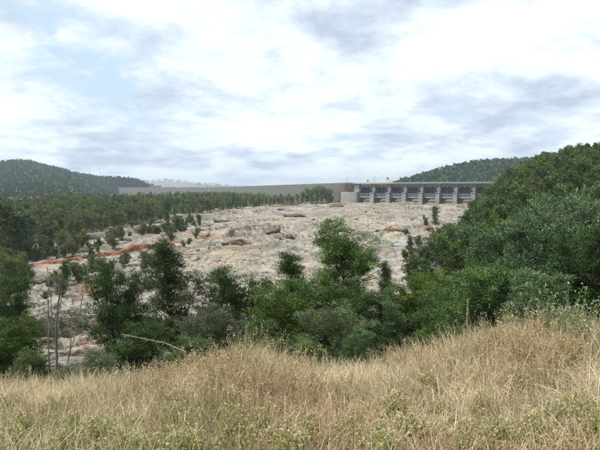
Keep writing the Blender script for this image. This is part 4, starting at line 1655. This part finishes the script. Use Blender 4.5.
# tan rock cut on the wooded slope
p = P(490, 203, 165)
me = rock_mesh(301, (2.6, 2.2, 2.2), 20, False)
me.materials.append(M_tanrock)
tag(link('rock_outcrop', me, loc=(p[0], 165, p[2] - .6)), 'bare tan rock face showing between the dark trees of the slope', 'rock')

# ------------------------------------------------------------------ foreground grass
def grass():
    rg = np.random.default_rng(77)

    def blades(n, ymin, ymax, hfun, tilt, width, colfun, curl=0.5, zoff=0.0, xspan=1.0, tufts=0):
        y = ymin + (ymax - ymin) * rg.random(n)
        x = rg.uniform(-1, 1, n) * (0.68 * y + 2.6) * xspan
        if tufts:
            ci = rg.integers(0, tufts, n)
            ty_ = ymin + (ymax - ymin) * rg.random(tufts)
            tx_ = rg.uniform(-1, 1, tufts) * (0.68 * ty_ + 2.6)
            ox, oy = rg.normal(0, 0.05, n), rg.normal(0, 0.05, n)
            x, y = tx_[ci] + ox, np.maximum(ty_[ci] + oy, 1.1)
        h = hfun(x, y)
        if tufts:
            h = h * rg.uniform(0.6, 1.7, tufts)[ci]
        z = gz_at(x, y) + zoff * rg.random(n)
        az = rg.uniform(0, 2 * pi, n)
        if tufts:
            az = np.arctan2(oy, ox) + rg.normal(0, .5, n)
        tl = np.clip(np.abs(rg.normal(0, tilt, n)), 0, 1.45)
        d = np.stack([np.cos(az) * np.sin(tl), np.sin(az) * np.sin(tl), np.cos(tl)], -1)
        w = width * rg.uniform(0.6, 1.4, n)
        fa = rg.uniform(0, 2 * pi, n)
        s = np.stack([np.cos(fa), np.sin(fa), 0 * fa], -1)
        s = unit(s - d * (s * d).sum(1, keepdims=True))
        p0 = np.stack([x, y, z - 0.02], -1)
        bend = np.stack([np.cos(az), np.sin(az), -0.55 * np.ones(n)], -1) * (curl * rg.uniform(0, 1, n) ** 2)[:, None] * h[:, None]
        p1 = p0 + d * h[:, None] * 0.55 + bend * 0.22
        p2 = p0 + d * h[:, None] + bend * 0.75
        hw = (w / 2)[:, None]
        V = np.stack([p0 - s * hw, p0 + s * hw, p1 - s * hw * .8, p1 + s * hw * .8, p2], 1)
        C = colfun(x, y, n)
        if tufts:
            C = C * rg.uniform(0.6, 1.2, (tufts, 1))[ci]
        return V, np.repeat(C, 5, 0), p2, h

    straw = np.array([(0.60, 0.505, 0.32), (0.47, 0.375, 0.225), (0.70, 0.62, 0.44), (0.29, 0.20, 0.11), (0.53, 0.465, 0.31)])

    def cstraw(x, y, n):
        c = straw[rg.choice(5, n, p=[.3, .25, .2, .1, .15])] * rg.uniform(0.7, 1.15, (n, 1))
        pale = np.clip(fbm(x / 0.6 + 3, y / 0.45, 3, 23) * 2.0, -0.35, 0.6)[:, None]
        c = c * (1 + 0.35 * pale) + np.array([0.04, 0.045, 0.05]) * np.maximum(pale, 0)
        rust = np.clip(fbm(x / 1.2, y / 1.0, 3, 3) * 3.0 - .15, 0, 0.75)[:, None] * rg.random((n, 1))
        c = c * (1 - rust) + np.array([0.35, 0.195, 0.095]) * rust
        green = (np.clip(fbm(x / 0.8 + 9, y / 0.8, 3, 4) * 3.0 - 0.15, 0, 0.85) * (rg.random(n) < 0.55))[:, None]
        return c * (1 - green) + np.array([0.19, 0.21, 0.065]) * green

    def cgreen(x, y, n):
        a = rg.random((n, 1))
        return np.array([0.14, 0.165, 0.06]) * (1 - a) + np.array([0.30, 0.31, 0.15]) * a

    def hmap(x, y):
        px = 300 + FPX * x / y
        tall = np.interp(y, [2.2, 3.6, 4.6, 6.0, 9.0], [0.06, 0.09, 0.16, 0.25, 0.20])
        bump = np.interp(px, [0, 60, 120, 180, 215, 260, 300, 350, 440, 480, 520, 580, 640], [.6, .6, .75, 1.0, 1.6, 1.5, .9, .75, .8, 1.1, 1.3, 1.1, 1.1])
        return tall * bump * np.clip(1 + 0.75 * fbm(x / 0.55, y / 0.55, 3, 8), 0.35, 2.0)

    parts = []
    parts.append(blades(88000, 1.2, 8.5, lambda x, y: hmap(x, y) * rg.uniform(0.5, 1.1, len(x)), 0.75, 0.0045, cstraw, 1.0, tufts=1500))
    parts.append(blades(18000, 7.5, 17.0, lambda x, y: rg.uniform(0.15, 0.5, len(x)), 0.5, 0.010, cstraw, 0.8, tufts=700))
    parts.append(blades(62000, 1.2, 8.5, lambda x, y: hmap(x, y) * rg.uniform(0.35, 1.15, len(x)), 0.5, 0.0042, cstraw))
    parts.append(blades(95000, 1.2, 6.8, lambda x, y: rg.uniform(0.08, 0.36, len(x)), 1.35, 0.0056, cstraw, 0.4, 0.10))
    gsel = blades(80000, 1.2, 8.0, lambda x, y: hmap(x, y) * rg.uniform(0.3, 0.8, len(x)), 0.45, 0.005, cgreen)
    # green only in patches
    pz = gsel[2]
    k = fbm(pz[:, 0] / 0.7 + 40, pz[:, 1] / 0.7, 3, 14) + 0.18 * rg.normal(size=len(pz)) > 0.04
    parts.append((gsel[0][k], gsel[1].reshape(-1, 5, 3)[k].reshape(-1, 3), gsel[2][k], gsel[3][k]))
    # tall seeding stems
    st = blades(3000, 3.4, 8.5, lambda x, y: (hmap(x, y) * rg.uniform(0.9, 1.8, len(x)) + 0.06), 0.28, 0.0042, lambda x, y, n: straw[rg.choice([0, 2], n)] * rg.uniform(.8, 1.1, (n, 1)), 0.35)
    parts.append(st)
    V = np.concatenate([q[0].reshape(-1, 3) for q in parts])
    C = np.concatenate([q[1] for q in parts])
    n = len(V) // 5
    b = np.arange(n)[:, None] * 5
    Q = b + np.array([0, 1, 3, 2])
    T = b + np.array([2, 3, 4])
    # seed heads: small spikelets at the stem tips
    tips = st[2]
    m = 7
    c = tips[:, None, :] + rg.normal(0, 1, (len(tips), m, 3)) * np.array([0.012, 0.012, 0.03])
    d = unit(np.array([0, 0, .6]) + rg.normal(0, .6, (len(tips), m, 3)))
    cc = np.array([0.52, 0.43, 0.27]) * rg.uniform(.7, 1.15, (len(tips), 1, 1)) * np.ones((1, m, 3))
    V2, F2_, C2 = quads_cloud(c.reshape(-1, 3), d.reshape(-1, 3), rg.uniform(.010, .028, len(tips) * m), 0.010, cc.reshape(-1, 3), rg)
    me = mesh_np('dry_grass', np.concatenate([V, V2]), [np.concatenate([Q, F2_ + len(V)]), T], cols=np.concatenate([C, C2]))
    tag(link('dry_grass', me, M_grass), 'tangle of dry straw coloured grass covering the bank', 'grass', None, 'stuff')


grass()


def weed_mesh(seed, H, R, nst, leafcol, flowercol, nfl):
    rg = np.random.default_rng(seed)
    mb = MB()
    LC, LD, tips = [], [], []
    for i in range(nst):
        az = rg.uniform(0, 2 * pi)
        el = rg.uniform(0.5, 1.45)
        L = H * rg.uniform(0.6, 1.1)
        d = np.array([cos(az) * cos(el), sin(az) * cos(el), sin(el)])
        s = np.linspace(0, 1, 5)[:, None]
        p = np.array([rg.normal(0, R * .15), rg.normal(0, R * .15), 0]) + d * L * s + np.array([0, 0, .1 * L]) * s ** 2
        mb.tube(p, 0.0028 * (1 - .6 * s[:, 0]), 3)
        tips.append(p[-1])
        for f in np.linspace(.15, .95, 16):
            q = np.array([np.interp(f, s[:, 0], p[:, k]) for k in range(3)])
            for _ in range(3):
                LC.append(q + rg.normal(0, .012, 3))
                LD.append(d * .5 + rg.normal(0, .6, 3))
    LC, LD = np.array(LC), unit(np.array(LD))
    c = np.array(leafcol) * rg.uniform(.65, 1.3, (len(LC), 1))
    V, F, C = quads_cloud(LC, LD, rg.uniform(.02, .05, len(LC)), 0.011, c, rg)
    fol = mesh_np('foliage', V, [F], cols=C)
    tips = np.array(tips)
    fl = np.repeat(tips, nfl, 0) + rg.normal(0, .022, (len(tips) * nfl, 3))
    k = 6
    cc = np.repeat(fl, k, 0) + rg.normal(0, .003, (len(fl) * k, 3))
    dd = unit(rg.normal(size=cc.shape) + np.array([0, 0, .4]))
    V, F, C = quads_cloud(cc, dd, rg.uniform(.009, .017, len(cc)), 0.009, np.array(flowercol) * rg.uniform(.8, 1.1, (len(cc), 1)), rg)
    flo = mesh_np('flower_heads', V, [F], cols=C)
    return mb.mesh('stem'), fol, flo


M_stem = simple_mat('weed_stem', (0.30, 0.27, 0.13), (0.22, 0.20, 0.09), 8, 0.8)
M_drystem = simple_mat('dry_stem', (0.50, 0.43, 0.28), (0.36, 0.28, 0.16), 8, 0.8)
WEED = [weed_mesh(s, .30, .2, 22, (0.27, 0.27, 0.085), (0.66, 0.61, 0.38), 3) for s in (1, 2, 3)]
DRY = [weed_mesh(s, .48, .1, 9, (0.40, 0.29, 0.15), (0.56, 0.44, 0.30), 2) for s in (4, 5, 6)]


def spot(x):
    if x < -1.9:
        return 'on the low level end of the bank'
    if x < -1.0:
        return 'where the bank starts to rise'
    if x < -0.3:
        return 'by the highest clump of dry grass'
    if x < 0.7:
        return 'just past the highest clump of dry grass'
    if x < 1.7:
        return 'in the dip before the grassy mound'
    return 'on the grassy mound'


def weeds():
    rg = np.random.default_rng(3)
    spots = [(55, 432), (78, 420), (40, 445), (130, 440), (380, 425), (352, 410), (398, 440), (465, 424), (488, 430), (505, 420), (480, 440), (330, 436), (300, 440), (432, 378), (412, 388), (524, 372),
             (585, 400), (560, 408), (592, 420), (170, 438), (240, 438), (270, 425), (345, 390), (225, 420), (20, 425), (545, 440), (370, 445), (440, 405), (10, 395), (180, 395)]
    spots += [(float(a), float(b)) for a, b in zip(rg.uniform(0, 600, 45), rg.uniform(395, 448, 45))]
    for px, py in spots:
        ys = np.linspace(2.2, 9, 400)
        d = P(px, py, 1.0) - np.array([0, 0, EZ])
        k = np.argmax(d[2] * ys + EZ < gz_at(d[0] * ys, ys) + 0.16)
        x, y = d[0] * ys[k], ys[k]
        w = WEED[rg.integers(3)]
        s_ = float(rg.uniform(.4, .95))
        root = link('flowering_weed', None, loc=(x, y, gz_at(x, y)[0] - .01), rot=(0, 0, rg.uniform(0, 6)), scale=s_)
        tag(root, ('tiny', 'small', 'bushy')[int((s_ - .4) / .184)] + ' yellow green weed with cream flower heads ' + spot(x), 'weed', 'flowering weeds in the grass')
        link('stem', w[0], M_stem, root)
        link('foliage', w[1], M_grass, root)
        link('flower_heads', w[2], M_grass, root)['kind'] = 'stuff'
    for i in range(95):
        px = rg.uniform(90, 600)
        if rg.random() < .45:
            px = rg.choice([215, 235, 255, 495, 515, 540, 160]) + rg.normal(0, 18)
        y = rg.uniform(4.9, 6.4)
        x = (px - 300) / FPX * y
        w = DRY[rg.integers(3)]
        s_ = float(rg.uniform(.5, 1.0))
        root = link('dry_weed', None, loc=(x, y, gz_at(x, y)[0] - .01), rot=(rg.normal(0, .12), rg.normal(0, .12), rg.uniform(0, 6)), scale=s_)
        tag(root, ('short', 'tall')[int(s_ > .75)] + ' dead brown weed with dry seed heads ' + spot(x), 'weed', 'dead weeds on the brow of the bank')
        link('stem', w[0], M_drystem, root)
        link('foliage', w[1], M_grass, root)
        link('seed_head', w[2], M_grass, root)['kind'] = 'stuff'
    # leafy green weed on the mound
    gw = weed_mesh(21, .62, .25, 30, (0.15, 0.20, 0.085), (0.62, 0.62, 0.50), 2)
    for px, y, s, lab in ((575, 5.7, 1.05, 'tall leafy green weed on top of the grassy mound'), (545, 5.9, .9, 'bushy green weed with pale heads behind the mound crest')):
        x = (px - 300) / FPX * y
        root = link('leafy_weed', None, loc=(x, y, gz_at(x, y)[0] - .01), scale=float(s))
        tag(root, lab, 'weed')
        link('stem', gw[0], M_stem, root)
        link('foliage', gw[1], M_grass, root)
        link('flower_heads', gw[2], M_grass, root)['kind'] = 'stuff'
    # long pale stems seen against the trees
    for pts, lab in (([(470, 372), (469, 345), (467, 318), (468, 298)], 'single tall pale weed stem before the dark shrubs'),
                     ([(500, 352), (503, 336), (508, 326), (516, 322)], 'arching dry stem curling over the brow by the mound'),
                     ([(186, 352), (165, 343), (140, 338), (121, 334)], 'pale leafy stem lying almost level above the dry grass'),
                     ([(32, 400), (31, 385), (30, 372), (30, 366)], 'upright rusty dock spike at the left brow of the bank')):
        Y = 5.5
        q = np.array([P(a, b, Y + .05 * i) for i, (a, b) in enumerate(pts)])
        base = q[0].copy()
        tt = np.linspace(0, 1, 14)
        q = np.stack([np.interp(tt, np.linspace(0, 1, 4), q[:, k]) for k in range(3)], -1) - base
        if abs(q[-1, 0]) < 0.4:
            q[0, 2] -= 0.15
        root = link('weed_stalk', None, loc=base)
        tag(root, lab, 'weed')
        m = MB()
        m.tube(q, 0.003 * (1 - .55 * tt), 4)
        link('stem', m.mesh('stem'), M_drystem, root)
        n = 150
        f = rg.uniform(.2, 1, n)
        c = np.stack([np.interp(f, tt, q[:, k]) for k in range(3)], -1) + rg.normal(0, .008, (n, 3))
        V, F, C = quads_cloud(c, unit(rg.normal(size=(n, 3))), rg.uniform(.008, .024, n), .007, np.array([.34, .34, .21]) * rg.uniform(.6, 1.2, (n, 1)), rg)
        link('seed_head', mesh_np('seed_head', V, [F], cols=C), M_grass, root)


weeds()

# ------------------------------------------------------------------ haze
def haze():
    m = MB()
    m.box(-6500, 6500, -120, 9500, -1.0, 262.0)
    m_, nt, out = new_mat('haze_air')
    t = NT(nt)
    v = t.node('ShaderNodeVolumePrincipled')
    v.inputs['Color'].default_value = (0.74, 0.86, 1.0, 1)
    v.inputs['Density'].default_value = 0.00013
    v.inputs['Anisotropy'].default_value = 0.2
    t.link(v.outputs[0], out.inputs['Volume'])
    o = link('haze', m.mesh('haze'), m_)
    tag(o, 'thin pale blue haze in the air over the valley', 'haze', None, 'stuff')


haze()
